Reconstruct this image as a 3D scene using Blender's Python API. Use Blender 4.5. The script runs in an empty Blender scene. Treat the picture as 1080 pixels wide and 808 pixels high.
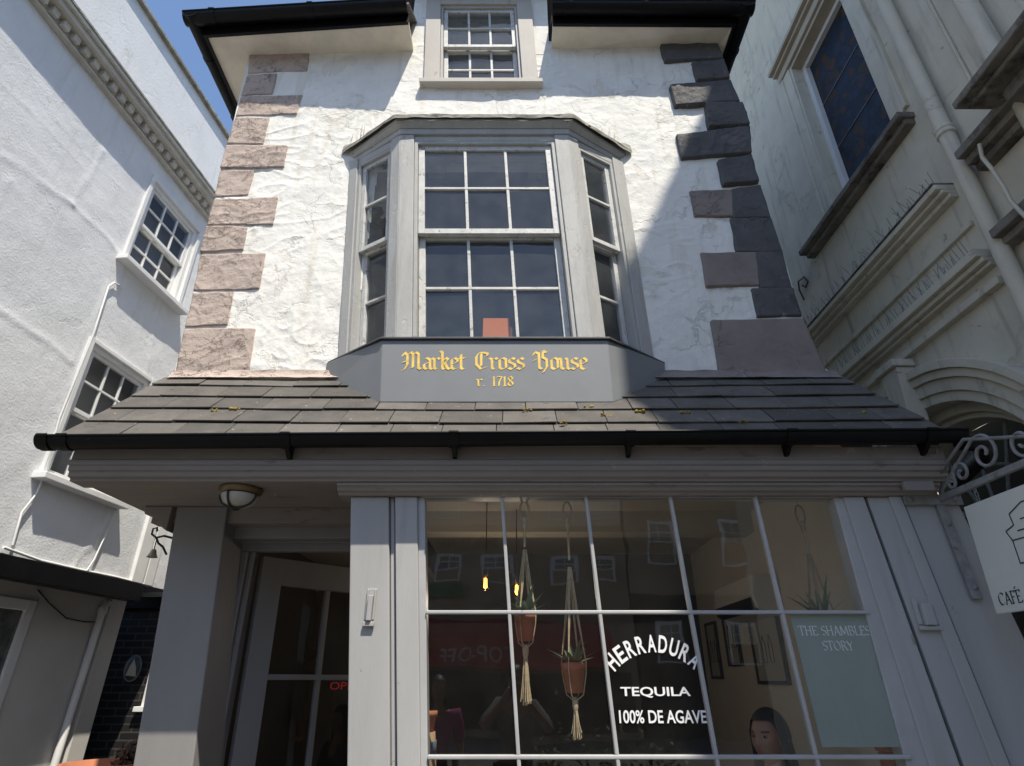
import bpy, bmesh, math, random
from mathutils import Vector as V, noise as NZ
random.seed(7)
S = bpy.context.scene
COL = S.collection
PI = math.pi
rad = math.radians
# ------------------------------------------------------------------ camera geometry
CZ = 1.6
PITCH = rad(26.8)
F = 622.0
cp, sp = math.cos(PITCH), math.sin(PITCH)
def ray(x, y):
    u = (x-540)/F; v = (404-y)/F
    return u, cp-v*sp, sp+v*cp
def at(x, y, Y):                       # point of the vertical plane at depth Y
    a, b, c = ray(x, y); k = Y/b
    return V((a*k, Y, CZ+c*k))
def atX(x, y, x0, m):                  # point of the side plane X = x0 + m*Y
    a, b, c = ray(x, y); k = x0/(a-m*b)
    return V((a*k, b*k, CZ+c*k))
def lineX(p, q, Z):                    # X on the 3-D line p-q at height Z
    t = (Z-p.z)/(q.z-p.z)
    return p.x+(q.x-p.x)*t
# ------------------------------------------------------------------ mesh builder
class MB:
    def __init__(s): s.v = []; s.f = []; s.sm = []; s.mi = []
    def add(s, vs, fs, smooth=False, mi=0):
        o = len(s.v); s.v += [V(p) for p in vs]
        for f in fs: s.f.append([i+o for i in f]); s.sm.append(smooth); s.mi.append(mi)
    def box8(s, c, mi=0):              # c: bottom 4 then top 4, same winding
        s.add(c, [(3,2,1,0),(4,5,6,7),(0,1,5,4),(1,2,6,5),(2,3,7,6),(3,0,4,7)], mi=mi)
    def box(s, x0, x1, y0, y1, z0, z1, mi=0):
        s.box8([(x0,y0,z0),(x1,y0,z0),(x1,y1,z0),(x0,y1,z0),(x0,y0,z1),(x1,y0,z1),(x1,y1,z1),(x0,y1,z1)], mi)
    def prism(s, pts, vec, smooth=False):
        n = len(pts); vec = V(vec); a = [V(p) for p in pts]; b = [p+vec for p in a]
        s.add(a+b, [list(range(n))[::-1], [n+i for i in range(n)]])
        o = len(s.v)-2*n
        for i in range(n):
            j = (i+1) % n
            s.f.append([o+i, o+j, o+n+j, o+n+i]); s.sm.append(smooth); s.mi.append(0)
    def tube(s, path, r, n=8, cap=True):
        path = [V(p) for p in path]; m = len(path)
        rs = r if isinstance(r, (list, tuple)) else [r]*m
        rings = []; up = None
        for i, p in enumerate(path):
            t = (path[min(i+1, m-1)]-path[max(i-1, 0)]).normalized()
            if up is None:
                up = V((0,0,1)) if abs(t.z) < .9 else V((1,0,0))
            a = (up - t*up.dot(t)).normalized(); up = a; b = t.cross(a)
            rings.append([p+(a*math.cos(2*PI*k/n)+b*math.sin(2*PI*k/n))*rs[i] for k in range(n)])
        vs = [q for g in rings for q in g]
        fs = [(i*n+k, i*n+(k+1) % n, (i+1)*n+(k+1) % n, (i+1)*n+k) for i in range(m-1) for k in range(n)]
        s.add(vs, fs, True)
        if cap:
            s.add(rings[0], [list(range(n))[::-1]]); s.add(rings[-1], [list(range(n))])
    def lathe(s, prof, c, n=24, axis='z', smooth=True):
        c = V(c); vs = []
        for r, z in prof:
            for k in range(n):
                a = 2*PI*k/n
                vs.append(c+V((r*math.cos(a), r*math.sin(a), z)) if axis == 'z' else c+V((r*math.cos(a), z, r*math.sin(a))))
        fs = [(i*n+k, i*n+(k+1) % n, (i+1)*n+(k+1) % n, (i+1)*n+k) for i in range(len(prof)-1) for k in range(n)]
        s.add(vs, fs, smooth)
    def grid(s, fn, nu, nv, smooth=True, keep=None):
        vs = [fn(i/nu, j/nv) for j in range(nv+1) for i in range(nu+1)]
        fs = []
        for j in range(nv):
            for i in range(nu):
                q = (j*(nu+1)+i, j*(nu+1)+i+1, (j+1)*(nu+1)+i+1, (j+1)*(nu+1)+i)
                if keep is None or keep((V(vs[q[0]])+V(vs[q[2]]))/2): fs.append(q)
        s.add(vs, fs, smooth)
    def build(s, name, mats, parent=None, bevel=0, origin=None, segs=2):
        off = V((0,0,0)); p = parent
        while p is not None: off += p.location; p = p.parent
        if origin is not None and parent is None: off = V(origin)
        me = bpy.data.meshes.new(name)
        me.from_pydata([tuple(q-off) for q in s.v], [], s.f)
        if not isinstance(mats, (list, tuple)): mats = [mats]
        for m in mats: me.materials.append(m)
        me.polygons.foreach_set('use_smooth', s.sm)
        me.polygons.foreach_set('material_index', s.mi)
        me.update()
        o = bpy.data.objects.new(name, me); COL.objects.link(o)
        if parent: o.parent = parent
        elif origin is not None: o.location = origin
        if bevel:
            b = o.modifiers.new('bevel', 'BEVEL'); b.width = bevel; b.segments = segs
            b.limit_method = 'ANGLE'; b.angle_limit = rad(40)
        return o
class Q:                                # a wall-like quad in metres: s to the right, t up, d out
    def __init__(s, bl, br, tl, tr):
        s.bl, s.br, s.tl, s.tr = map(V, (bl, br, tl, tr))
        s.W = ((s.br-s.bl).length+(s.tr-s.tl).length)/2
        s.H = ((s.tl-s.bl).length+(s.tr-s.br).length)/2
        s.n = (s.br-s.bl).cross(s.tl-s.bl).normalized()
    def p(s, a, b, d=0):
        x, y = a/s.W, b/s.H
        return s.bl*(1-x)*(1-y)+s.br*x*(1-y)+s.tl*(1-x)*y+s.tr*x*y+s.n*d
    def box(s, mb, s0, s1, t0, t1, d0, d1):
        c = [s.p(s0,t0,d1), s.p(s1,t0,d1), s.p(s1,t0,d0), s.p(s0,t0,d0), s.p(s0,t1,d1), s.p(s1,t1,d1), s.p(s1,t1,d0), s.p(s0,t1,d0)]
        mb.box8(c)
    def sub(s, s0, s1, t0, t1, d=0):
        return Q(s.p(s0,t0,d), s.p(s1,t0,d), s.p(s0,t1,d), s.p(s1,t1,d))
def qpx(bl, br, tl, tr, Y): return Q(at(*bl, Y), at(*br, Y), at(*tl, Y), at(*tr, Y))
def tag(o, label, cat, group=None, kind=None):
    if label: o['label'] = label
    if cat: o['category'] = cat
    if group: o['group'] = group
    if kind: o['kind'] = kind
    return o
def thing(name, loc, label, cat, group=None):
    o = bpy.data.objects.new(name, None); COL.objects.link(o); o.location = loc
    o.empty_display_size = .1
    return tag(o, label, cat, group)
def copy_tree(o, parent=None):
    c = o.copy(); COL.objects.link(c); c.parent = parent
    for ch in [k for k in COL.objects if k.parent == o]: copy_tree(ch, c)
    return c
# ------------------------------------------------------------------ materials
MATS = {}
def mat(name, col, rough=.6, var=.12, vs=6, bump=.15, bs=40, dist=.004, metal=0, spec=.5,
        patch=None, pscale=5, pth=.6, psoft=.05, crack=0, cs=6, island=0, aniso=None, streak=None, flake=None, speck=None, crackdark=.6):
    if name in MATS: return MATS[name]
    m = bpy.data.materials.new(name); m.use_nodes = True; MATS[name] = m
    nt = m.node_tree; N = nt.nodes; L = nt.links
    b = N['Principled BSDF']
    b.inputs['Roughness'].default_value = rough; b.inputs['Metallic'].default_value = metal
    b.inputs['Specular IOR Level'].default_value = spec
    tc = N.new('ShaderNodeTexCoord'); src = tc.outputs['Object']
    if aniso:
        mp = N.new('ShaderNodeMapping'); mp.inputs['Scale'].default_value = aniso
        L.new(src, mp.inputs['Vector']); src = mp.outputs['Vector']
    def nz(scale, det=6, ro=.6):
        n = N.new('ShaderNodeTexNoise'); n.inputs['Scale'].default_value = scale
        n.inputs['Detail'].default_value = det; n.inputs['Roughness'].default_value = ro
        L.new(src, n.inputs['Vector']); return n
    def ramp(s, a, bb):
        r = N.new('ShaderNodeMapRange'); r.inputs['From Min'].default_value = a; r.inputs['From Max'].default_value = bb
        L.new(s, r.inputs['Value']); return r.outputs['Result']
    def mix(f, a, bcol):
        x = N.new('ShaderNodeMix'); x.data_type = 'RGBA'
        if hasattr(f, 'links') or hasattr(f, 'is_linked'): L.new(f, x.inputs[0])
        else: x.inputs[0].default_value = f
        for i, c in ((6, a), (7, bcol)):
            if isinstance(c, (tuple, list)): x.inputs[i].default_value = (*c, 1)
            else: L.new(c, x.inputs[i])
        return x.outputs[2]
    n1 = nz(vs)
    lo = tuple(c*(1-var) for c in col); hi = tuple(min(1, c*(1+var)) for c in col)
    c = mix(ramp(n1.outputs['Fac'], .3, .7), lo, hi)
    if island:
        g = N.new('ShaderNodeNewGeometry')
        h = N.new('ShaderNodeHueSaturation'); L.new(c, h.inputs['Color'])
        r = N.new('ShaderNodeMapRange'); r.inputs['To Min'].default_value = 1-island; r.inputs['To Max'].default_value = 1+island
        L.new(g.outputs['Random Per Island'], r.inputs['Value']); L.new(r.outputs['Result'], h.inputs['Value'])
        c = h.outputs['Color']
    hgt = nz(bs, 8, .65).outputs['Fac']
    if patch:
        pn = nz(pscale, 8, .7); f = ramp(pn.outputs['Fac'], pth, pth+psoft)
        c = mix(f, c, patch)
        ad = N.new('ShaderNodeMath'); ad.operation = 'MULTIPLY_ADD'; ad.inputs[1].default_value = -.5
        L.new(f, ad.inputs[0]); L.new(hgt, ad.inputs[2]); hgt = ad.outputs[0]
    if crack:
        wn = nz(3.5, 8); vm = N.new('ShaderNodeVectorMath'); vm.operation = 'MULTIPLY_ADD'
        vm.inputs[1].default_value = (.6, .6, .6); L.new(wn.outputs['Color'], vm.inputs[0]); L.new(src, vm.inputs[2])
        vo = N.new('ShaderNodeTexVoronoi'); vo.feature = 'DISTANCE_TO_EDGE'; vo.inputs['Scale'].default_value = cs
        L.new(vm.outputs[0], vo.inputs['Vector'])
        f = ramp(vo.outputs['Distance'], 0, .03)
        gate = ramp(nz(1.9, 5).outputs['Fac'], .5, .62)
        iv = N.new('ShaderNodeMath'); iv.operation = 'SUBTRACT'; iv.inputs[0].default_value = 1; L.new(f, iv.inputs[1])
        mu = N.new('ShaderNodeMath'); mu.operation = 'MULTIPLY'; L.new(iv.outputs[0], mu.inputs[0]); L.new(gate, mu.inputs[1])
        ma = N.new('ShaderNodeMath'); ma.operation = 'MULTIPLY_ADD'; ma.inputs[1].default_value = -crack
        L.new(mu.outputs[0], ma.inputs[0]); L.new(hgt, ma.inputs[2]); hgt = ma.outputs[0]
        md = N.new('ShaderNodeMath'); md.operation = 'MULTIPLY'; md.inputs[1].default_value = crackdark; L.new(mu.outputs[0], md.inputs[0])
        c = mix(md.outputs[0], c, tuple(q*.35 for q in col))
    for fl in (flake or []):                                   # (scale, threshold, depth, colour): paint lost in sharp edged flakes
        fs, fth, fd, fc = fl
        fn = N.new('ShaderNodeTexNoise'); fn.inputs['Scale'].default_value = fs; fn.inputs['Detail'].default_value = 9; fn.inputs['Roughness'].default_value = .62; fn.inputs['Distortion'].default_value = .6
        L.new(tc.outputs['Object'], fn.inputs['Vector']); f = ramp(fn.outputs['Fac'], fth, fth+.012)
        ma = N.new('ShaderNodeMath'); ma.operation = 'MULTIPLY_ADD'; ma.inputs[1].default_value = -fd
        L.new(f, ma.inputs[0]); L.new(hgt, ma.inputs[2]); hgt = ma.outputs[0]
        if fc: c = mix(f, c, fc)
    if speck:                                                  # (scale, threshold, colour): lichen, bird lime, rust spots
        ss, sth, sc_ = speck
        sn = N.new('ShaderNodeTexNoise'); sn.inputs['Scale'].default_value = ss; sn.inputs['Detail'].default_value = 4; L.new(tc.outputs['Object'], sn.inputs['Vector'])
        c = mix(ramp(sn.outputs['Fac'], sth, sth+.03), c, sc_)
    if streak:
        mp2 = N.new('ShaderNodeMapping'); mp2.inputs['Scale'].default_value = (9, 9, .8); L.new(tc.outputs['Object'], mp2.inputs['Vector'])
        n = N.new('ShaderNodeTexNoise'); n.inputs['Scale'].default_value = 1.6; n.inputs['Detail'].default_value = 7; L.new(mp2.outputs['Vector'], n.inputs['Vector'])
        c = mix(ramp(n.outputs['Fac'], .56, .78), c, streak)
    L.new(c, b.inputs['Base Color'])
    bp = N.new('ShaderNodeBump'); bp.inputs['Strength'].default_value = bump; bp.inputs['Distance'].default_value = dist
    L.new(hgt, bp.inputs['Height']); L.new(bp.outputs['Normal'], b.inputs['Normal'])
    return m
def glass(name, tint=(.93,.95,.94), k=1.0, wav=.02, dirt=.04, dirtcol=(.5,.5,.48)):
    m = bpy.data.materials.new(name); m.use_nodes = True; nt = m.node_tree; N = nt.nodes; L = nt.links
    N.remove(N['Principled BSDF']); out = N['Material Output']
    tr = N.new('ShaderNodeBsdfTransparent'); tr.inputs[0].default_value = (*tint, 1)
    gl = N.new('ShaderNodeBsdfGlossy'); gl.inputs['Roughness'].default_value = .015
    g = N.new('ShaderNodeNewGeometry'); dt = N.new('ShaderNodeVectorMath'); dt.operation = 'DOT_PRODUCT'
    tc = N.new('ShaderNodeTexCoord'); nz = N.new('ShaderNodeTexNoise'); nz.inputs['Scale'].default_value = 5; nz.inputs['Detail'].default_value = 1
    L.new(tc.outputs['Object'], nz.inputs['Vector'])
    bp = N.new('ShaderNodeBump'); bp.inputs['Strength'].default_value = wav; bp.inputs['Distance'].default_value = .05
    L.new(nz.outputs['Fac'], bp.inputs['Height']); L.new(bp.outputs['Normal'], gl.inputs['Normal'])
    L.new(g.outputs['Incoming'], dt.inputs[0]); L.new(g.outputs['Normal'], dt.inputs[1])
    def math_(op, a, b_=None, c_=None):
        n = N.new('ShaderNodeMath'); n.operation = op
        for i, x in enumerate((a, b_, c_)):
            if x is None: continue
            if isinstance(x, (int, float)): n.inputs[i].default_value = x
            else: L.new(x, n.inputs[i])
        return n.outputs[0]
    ab = math_('ABSOLUTE', dt.outputs['Value'])
    f = math_('MULTIPLY_ADD', math_('POWER', math_('SUBTRACT', 1, ab), 5), .95*k, .045*k)
    mx = N.new('ShaderNodeMixShader'); L.new(f, mx.inputs[0]); L.new(tr.outputs[0], mx.inputs[1]); L.new(gl.outputs[0], mx.inputs[2])
    df = N.new('ShaderNodeBsdfDiffuse'); df.inputs[0].default_value = (*dirtcol, 1)
    n2 = N.new('ShaderNodeTexNoise'); n2.inputs['Scale'].default_value = 7; n2.inputs['Detail'].default_value = 6; L.new(tc.outputs['Object'], n2.inputs['Vector'])
    m2 = N.new('ShaderNodeMixShader'); L.new(math_('MULTIPLY', n2.outputs['Fac'], dirt*2), m2.inputs[0])
    L.new(mx.outputs[0], m2.inputs[1]); L.new(df.outputs[0], m2.inputs[2]); L.new(m2.outputs[0], out.inputs['Surface'])
    return m
def emit(name, col, st):
    m = bpy.data.materials.new(name); m.use_nodes = True; b = m.node_tree.nodes['Principled BSDF']
    b.inputs['Base Color'].default_value = (*col, 1); b.inputs['Emission Color'].default_value = (*col, 1); b.inputs['Emission Strength'].default_value = st
    return m
def brickmat(name, c1, c2, mortar, scale, axis):
    m = bpy.data.materials.new(name); m.use_nodes = True; nt = m.node_tree; N = nt.nodes; L = nt.links; b = N['Principled BSDF']
    tc = N.new('ShaderNodeTexCoord'); sx = N.new('ShaderNodeSeparateXYZ'); cx = N.new('ShaderNodeCombineXYZ')
    L.new(tc.outputs['Object'], sx.inputs[0]); L.new(sx.outputs[axis], cx.inputs[0]); L.new(sx.outputs[2], cx.inputs[1])
    br = N.new('ShaderNodeTexBrick'); br.inputs['Scale'].default_value = scale; br.inputs['Mortar Size'].default_value = .03
    br.inputs['Brick Width'].default_value = .86; br.inputs['Row Height'].default_value = .29
    for i, c in (('Color1', c1), ('Color2', c2), ('Mortar', mortar)): br.inputs[i].default_value = (*c, 1)
    L.new(cx.outputs[0], br.inputs['Vector']); L.new(br.outputs['Color'], b.inputs['Base Color'])
    bp = N.new('ShaderNodeBump'); bp.invert = True; bp.inputs['Strength'].default_value = .9; bp.inputs['Distance'].default_value = .012
    L.new(br.outputs['Fac'], bp.inputs['Height']); L.new(bp.outputs['Normal'], b.inputs['Normal']); b.inputs['Roughness'].default_value = .38
    return m
M_white = mat('white_plaster', (.80,.785,.74), .85, .07, 3, .55, 26, .012, spec=.2, crack=.8, cs=2.6, crackdark=.28, patch=(.64,.60,.53), pscale=3.2, pth=.63, psoft=.12, flake=[(3.1,.6,.55,(.73,.70,.64)), (7,.66,.5,None), (2.2,.70,.6,(.60,.55,.48))], streak=(.66,.62,.54))
M_pink = mat('pink_quoin_paint', (.48,.395,.345), .85, .12, 5, .8, 30, .011, spec=.2, crack=1.3, cs=9, patch=(.40,.32,.28), pscale=6, pth=.6, psoft=.1, flake=[(7,.57,1.2,(.44,.355,.31)), (13,.62,1.0,(.37,.29,.25))])
M_quoin_grey = mat('grey_quoin_paint', (.10,.098,.102), .75, .2, 6, .7, 26, .011, spec=.3, crack=.8, cs=8, flake=[(6,.6,.9,(.13,.125,.125)), (14,.68,.9,(.26,.22,.19))])
M_quoin_brown = mat('brown_quoin_paint', (.25,.21,.195), .85, .14, 4, .6, 26, .010, spec=.2, crack=.6, cs=5, flake=[(3,.62,.5,(.21,.18,.17)), (12,.70,.8,(.15,.14,.14))])
M_grey = mat('grey_wood_paint', (.39,.385,.38), .52, .08, 4, .35, 50, .004, spec=.35, aniso=(1,1,.2), patch=(.45,.44,.42), pscale=9, pth=.66, psoft=.06, flake=[(16,.69,.8,(.30,.27,.24))], streak=(.33,.32,.305))
M_porch = mat('porch_wood_paint', (.25,.243,.237), .5, .07, 4, .25, 60, .003, spec=.4, aniso=(1,1,.25), patch=(.33,.31,.29), pscale=9, pth=.68, psoft=.06)
M_bay = mat('weathered_bay_paint', (.42,.42,.405), .6, .11, 5, .6, 35, .005, spec=.3, aniso=(1,1,.3), patch=(.52,.50,.45), pscale=7, pth=.6, psoft=.05, crack=.4, cs=5, crackdark=.12, flake=[(9,.63,.7,(.48,.46,.42)), (17,.68,1.0,(.27,.24,.21))], streak=(.35,.34,.32))
M_bar = mat('pale_sash_paint', (.56,.56,.54), .55, .16, 14, .5, 60, .003, patch=(.40,.38,.35), pscale=16, pth=.6, flake=[(22,.62,1.0,(.33,.30,.27))])
M_shopbar = mat('shop_bar_paint', (.42,.42,.42), .42, .08, 8, .2, 60, .002)
M_board = mat('slate_grey_board', (.215,.225,.235), .5, .05, 5, .12, 70, .002, spec=.4)
M_lead = mat('dark_lead', (.06,.06,.065), .55, .2, 8, .3, 30, .004)
M_leadtop = mat('mossy_lead', (.27,.26,.22), .8, .3, 9, .8, 22, .012, patch=(.13,.12,.09), pscale=8, pth=.55, psoft=.1)
M_slate = mat('roof_slate', (.100,.092,.083), .68, .2, 7, .7, 22, .006, island=.26, patch=(.13,.117,.10), pscale=5, pth=.56, psoft=.2, spec=.3, flake=[(9,.64,.6,(.09,.083,.075))], speck=(42,.69,(.30,.28,.22)))
M_black = mat('black_gutter_paint', (.005,.005,.0055), .45, .3, 8, .3, 30, .003, spec=.22, speck=(30,.72,(.03,.028,.025)))
M_soffit = mat('cream_soffit', (.76,.69,.575), .8, .12, 5, .4, 26, .005, patch=(.6,.5,.37), pscale=5, pth=.62, psoft=.12, streak=None)
M_fascia = mat('taupe_fascia_paint', (.24,.213,.19), .6, .14, 5, .3, 40, .004, aniso=(.3,1,1), patch=(.17,.145,.125), pscale=8, pth=.6, flake=[(14,.68,.9,(.33,.29,.24))])
M_lrender = mat('blue_white_render', (.74,.75,.765), .85, .05, 2.5, .6, 45, .007, spec=.2, flake=[(2.4,.60,.35,None), (6,.68,.4,(.68,.68,.67))], streak=(.66,.66,.655))
M_lcorn = mat('cream_cornice', (.56,.53,.47), .8, .12, 6, .3, 30, .005, patch=(.36,.33,.28), pscale=7, pth=.64)
M_ltrim = mat('white_trim', (.74,.74,.73), .5, .06, 5, .2, 40, .003)
M_lground = mat('pale_ground_render', (.60,.575,.54), .85, .05, 3, .3, 40, .004)
M_stone = mat('painted_stone', (.62,.57,.465), .8, .08, 3.5, .4, 24, .008, spec=.25, patch=(.3,.27,.22), pscale=4.5, pth=.68, psoft=.06, streak=(.40,.365,.30), crack=.8, cs=1.3, crackdark=.4, flake=[(5,.66,.7,(.42,.37,.29)), (14,.71,1.0,(.17,.14,.11))])
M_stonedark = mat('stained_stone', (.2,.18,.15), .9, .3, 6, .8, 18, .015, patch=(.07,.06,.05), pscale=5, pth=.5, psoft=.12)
M_stonewarm = mat('warm_stone_trim', (.46,.40,.31), .8, .1, 5, .3, 28, .005)
M_iron = mat('grey_painted_iron', (.22,.22,.22), .6, .25, 20, .5, 50, .004, patch=(.12,.1,.09), pscale=18, pth=.6)
M_blackiron = mat('black_iron', (.02,.02,.02), .5, .2, 10)
M_terra = mat('terracotta', (.42,.155,.08), .8, .14, 12, .3, 50, .003, patch=(.5,.26,.17), pscale=9, pth=.62)
M_jute = mat('jute_rope', (.52,.42,.27), .9, .2, 40, .6, 120, .004)
M_agave = mat('agave_leaf', (.10,.17,.10), .5, .25, 14, .2, 40, .002, patch=(.3,.33,.22), pscale=12, pth=.62)
M_gold = mat('gold_leaf_paint', (.88,.58,.13), .38, .22, 22, .2, 60, .001, patch=(.35,.24,.08), pscale=30, pth=.68)
M_vinyl = mat('white_vinyl', (.86,.86,.86), .5, .03, 5)
M_poster = mat('green_grey_poster', (.30,.365,.335), .6, .08, 3, .05)
M_posttext = mat('pale_poster_print', (.80,.88,.86), .6, .05, 5, .02)
M_sign = mat('cream_sign_board', (.66,.67,.62), .55, .03, 3, .1, 60)
M_ink = mat('black_ink', (.02,.02,.02), .6, .1, 5)
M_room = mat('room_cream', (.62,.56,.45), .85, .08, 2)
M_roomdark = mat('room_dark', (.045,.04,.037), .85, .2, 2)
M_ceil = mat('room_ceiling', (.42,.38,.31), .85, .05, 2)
M_upper = mat('upper_room', (.25,.25,.26), .85, .1, 2)
M_wood = mat('keg_oak', (.36,.24,.13), .6, .25, 9, .3, 30, .003, aniso=(3,3,.4))
M_band = mat('keg_blue_band', (.12,.2,.24), .45, .15, 9, metal=.3)
M_paper = mat('picture_paper', (.42,.38,.31), .7, .05, 5)
M_darkframe = mat('dark_frame', (.025,.022,.02), .5, .1, 5)
M_acwhite = mat('ac_plastic', (.62,.6,.56), .45, .03, 5)
M_lampglass = mat('opal_lamp_glass', (.42,.39,.34), .25, .05, 5, .02, spec=.6)
M_brass = mat('dull_brass', (.2,.15,.08), .45, .2, 12, metal=.6)
M_ground = mat('paving_stone', (.10,.095,.09), .85, .2, 2, .4, 20, .01, island=.15)
M_skin = mat('skin', (.36,.20,.135), .55, .06, 12, .05)
M_lip = mat('lips', (.34,.13,.11), .5, .05, 10, .02)
M_hair = mat('black_hair', (.012,.010,.010), .5, .3, 30, .5, 90, .003, aniso=(6,6,1))
M_eye = mat('eye_white', (.24,.21,.19), .3, .02, 5, 0)
M_iris = mat('dark_iris', (.03,.02,.015), .2, .02, 5, 0)
M_hood = mat('black_hoodie', (.022,.022,.026), .9, .2, 9)
M_jean = mat('dark_jeans', (.04,.05,.08), .9, .2, 9)
M_grey_t = mat('grey_tshirt', (.16,.16,.17), .9, .15, 9)
M_magenta = mat('magenta_coat', (.38,.03,.2), .85, .15, 9)
M_red = mat('red_awning', (.42,.035,.035), .8, .1, 6)
M_green = mat('green_shop_sign', (.03,.16,.07), .6, .1, 6)
M_oppwall = mat('opposite_ochre_render', (.34,.26,.17), .85, .1, 3)
M_oppcream = mat('opposite_cream_render', (.60,.54,.42), .85, .08, 3)
M_card = mat('orange_card', (.80,.21,.05), .7, .06, 5)
M_moss = mat('yellow_moss', (.30,.22,.05), .95, .4, 30, .8, 60, .01)
M_plaque = mat('blue_plaque', (.035,.06,.08), .35, .2, 8)
M_leafb = mat('hedge_leaf', (.07,.11,.03), .6, .4, 20)
M_brown = mat('dry_brown_growth', (.10,.06,.04), .9, .35, 30, .8, 50, .01)
M_bbrick = brickmat('black_brick', (.016,.016,.017), (.024,.023,.023), (.06,.058,.055), 3.9, 0)
G_up = glass('old_window_glass', (.80,.84,.86), 1.7, .16, .085, (.36,.39,.42))
G_shop = glass('shop_glass', (.94,.95,.94), 2.3, .012, .012)
G_left = glass('side_glass', (.75,.78,.8), 1.0, .04, .05, (.4,.4,.4))
def leaded():
    m = bpy.data.materials.new('leaded_glass'); m.use_nodes = True; nt = m.node_tree; N = nt.nodes; L = nt.links; b = N['Principled BSDF']
    tc = N.new('ShaderNodeTexCoord'); sx = N.new('ShaderNodeSeparateXYZ'); cx = N.new('ShaderNodeCombineXYZ')
    L.new(tc.outputs['Object'], sx.inputs[0]); L.new(sx.outputs[1], cx.inputs[0]); L.new(sx.outputs[2], cx.inputs[1])
    vo = N.new('ShaderNodeTexVoronoi'); vo.inputs['Scale'].default_value = 11; L.new(cx.outputs[0], vo.inputs['Vector'])
    cr = N.new('ShaderNodeValToRGB'); e = cr.color_ramp.elements
    e[0].color = (.008,.010,.018,1); e[1].color = (.07,.035,.02,1); k = e.new(.5); k.color = (.02,.035,.065,1); k = e.new(.8); k.color = (.06,.035,.015,1)
    L.new(vo.outputs['Color'], cr.inputs[0])
    v2 = N.new('ShaderNodeTexVoronoi'); v2.feature = 'DISTANCE_TO_EDGE'; v2.inputs['Scale'].default_value = 11; L.new(cx.outputs[0], v2.inputs['Vector'])
    lt = N.new('ShaderNodeMath'); lt.operation = 'LESS_THAN'; lt.inputs[1].default_value = .05; L.new(v2.outputs['Distance'], lt.inputs[0])
    mx = N.new('ShaderNodeMix'); mx.data_type = 'RGBA'; L.new(lt.outputs[0], mx.inputs[0]); L.new(cr.outputs[0], mx.inputs[6]); mx.inputs[7].default_value = (.02,.02,.022,1)
    L.new(mx.outputs[2], b.inputs['Base Color']); b.inputs['Roughness'].default_value = .45; b.inputs['Specular IOR Level'].default_value = .2
    bp = N.new('ShaderNodeBump'); bp.inputs['Strength'].default_value = .6; bp.inputs['Distance'].default_value = .004; L.new(lt.outputs[0], bp.inputs['Height']); L.new(bp.outputs['Normal'], b.inputs['Normal'])
    return m
M_leaded = leaded()
# ------------------------------------------------------------------ lettering
def font_mesh(txt, off=0):
    cu = bpy.data.curves.new('t', 'FONT'); cu.body = txt; cu.offset = off; cu.resolution_u = 4
    o = bpy.data.objects.new('t', cu); COL.objects.link(o)
    dg = bpy.context.evaluated_depsgraph_get(); dg.update()
    me = bpy.data.meshes.new_from_object(o.evaluated_get(dg))
    vs = [v.co.copy() for v in me.vertices]; fs = [list(p.vertices) for p in me.polygons]
    bpy.data.objects.remove(o); bpy.data.curves.remove(cu); bpy.data.meshes.remove(me)
    return vs, fs
def fit_text(mb, q, txt, s0, s1, t0, t1, d, off=.0):        # fills the box s0..s1, t0..t1 of quad q
    vs, fs = font_mesh(txt, off)
    x0 = min(v.x for v in vs); x1 = max(v.x for v in vs); y0 = min(v.y for v in vs); y1 = max(v.y for v in vs)
    mb.add([q.p(s0+(v.x-x0)/(x1-x0)*(s1-s0), t0+(v.y-y0)/(y1-y0)*(t1-t0), d) for v in vs], fs)
def nib(mb, q, strokes, ox, oy, sc, w, ang, d0, xs=1.0):    # broad-nib pen strokes on quad q
    n = V((math.cos(ang), math.sin(ang)))*w/2; k = 0
    for st in strokes:
        for (a, b) in zip(st, st[1:]):
            A = V(a); B = V(b); c = [A-n, A+n, B+n, B-n]
            cr = (c[1]-c[0]).cross(c[3]-c[0]) if hasattr((c[1]-c[0]), 'cross') else 0
            dr = (B-A)
            if abs(dr.x*n.y-dr.y*n.x) < 1e-4:
                e = V((-n.y, n.x))*.22; c = [A-e, B-e, B+e, A+e]
            a2 = sum(c[i].x*c[(i+1) % 4].y-c[(i+1) % 4].x*c[i].y for i in range(4))
            if a2 < 0: c = c[::-1]
            mb.add([q.p(ox+p.x*sc*xs, oy+p.y*sc, d0+k*.00013) for p in c], [(0,1,2,3)]); k += 1
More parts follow.
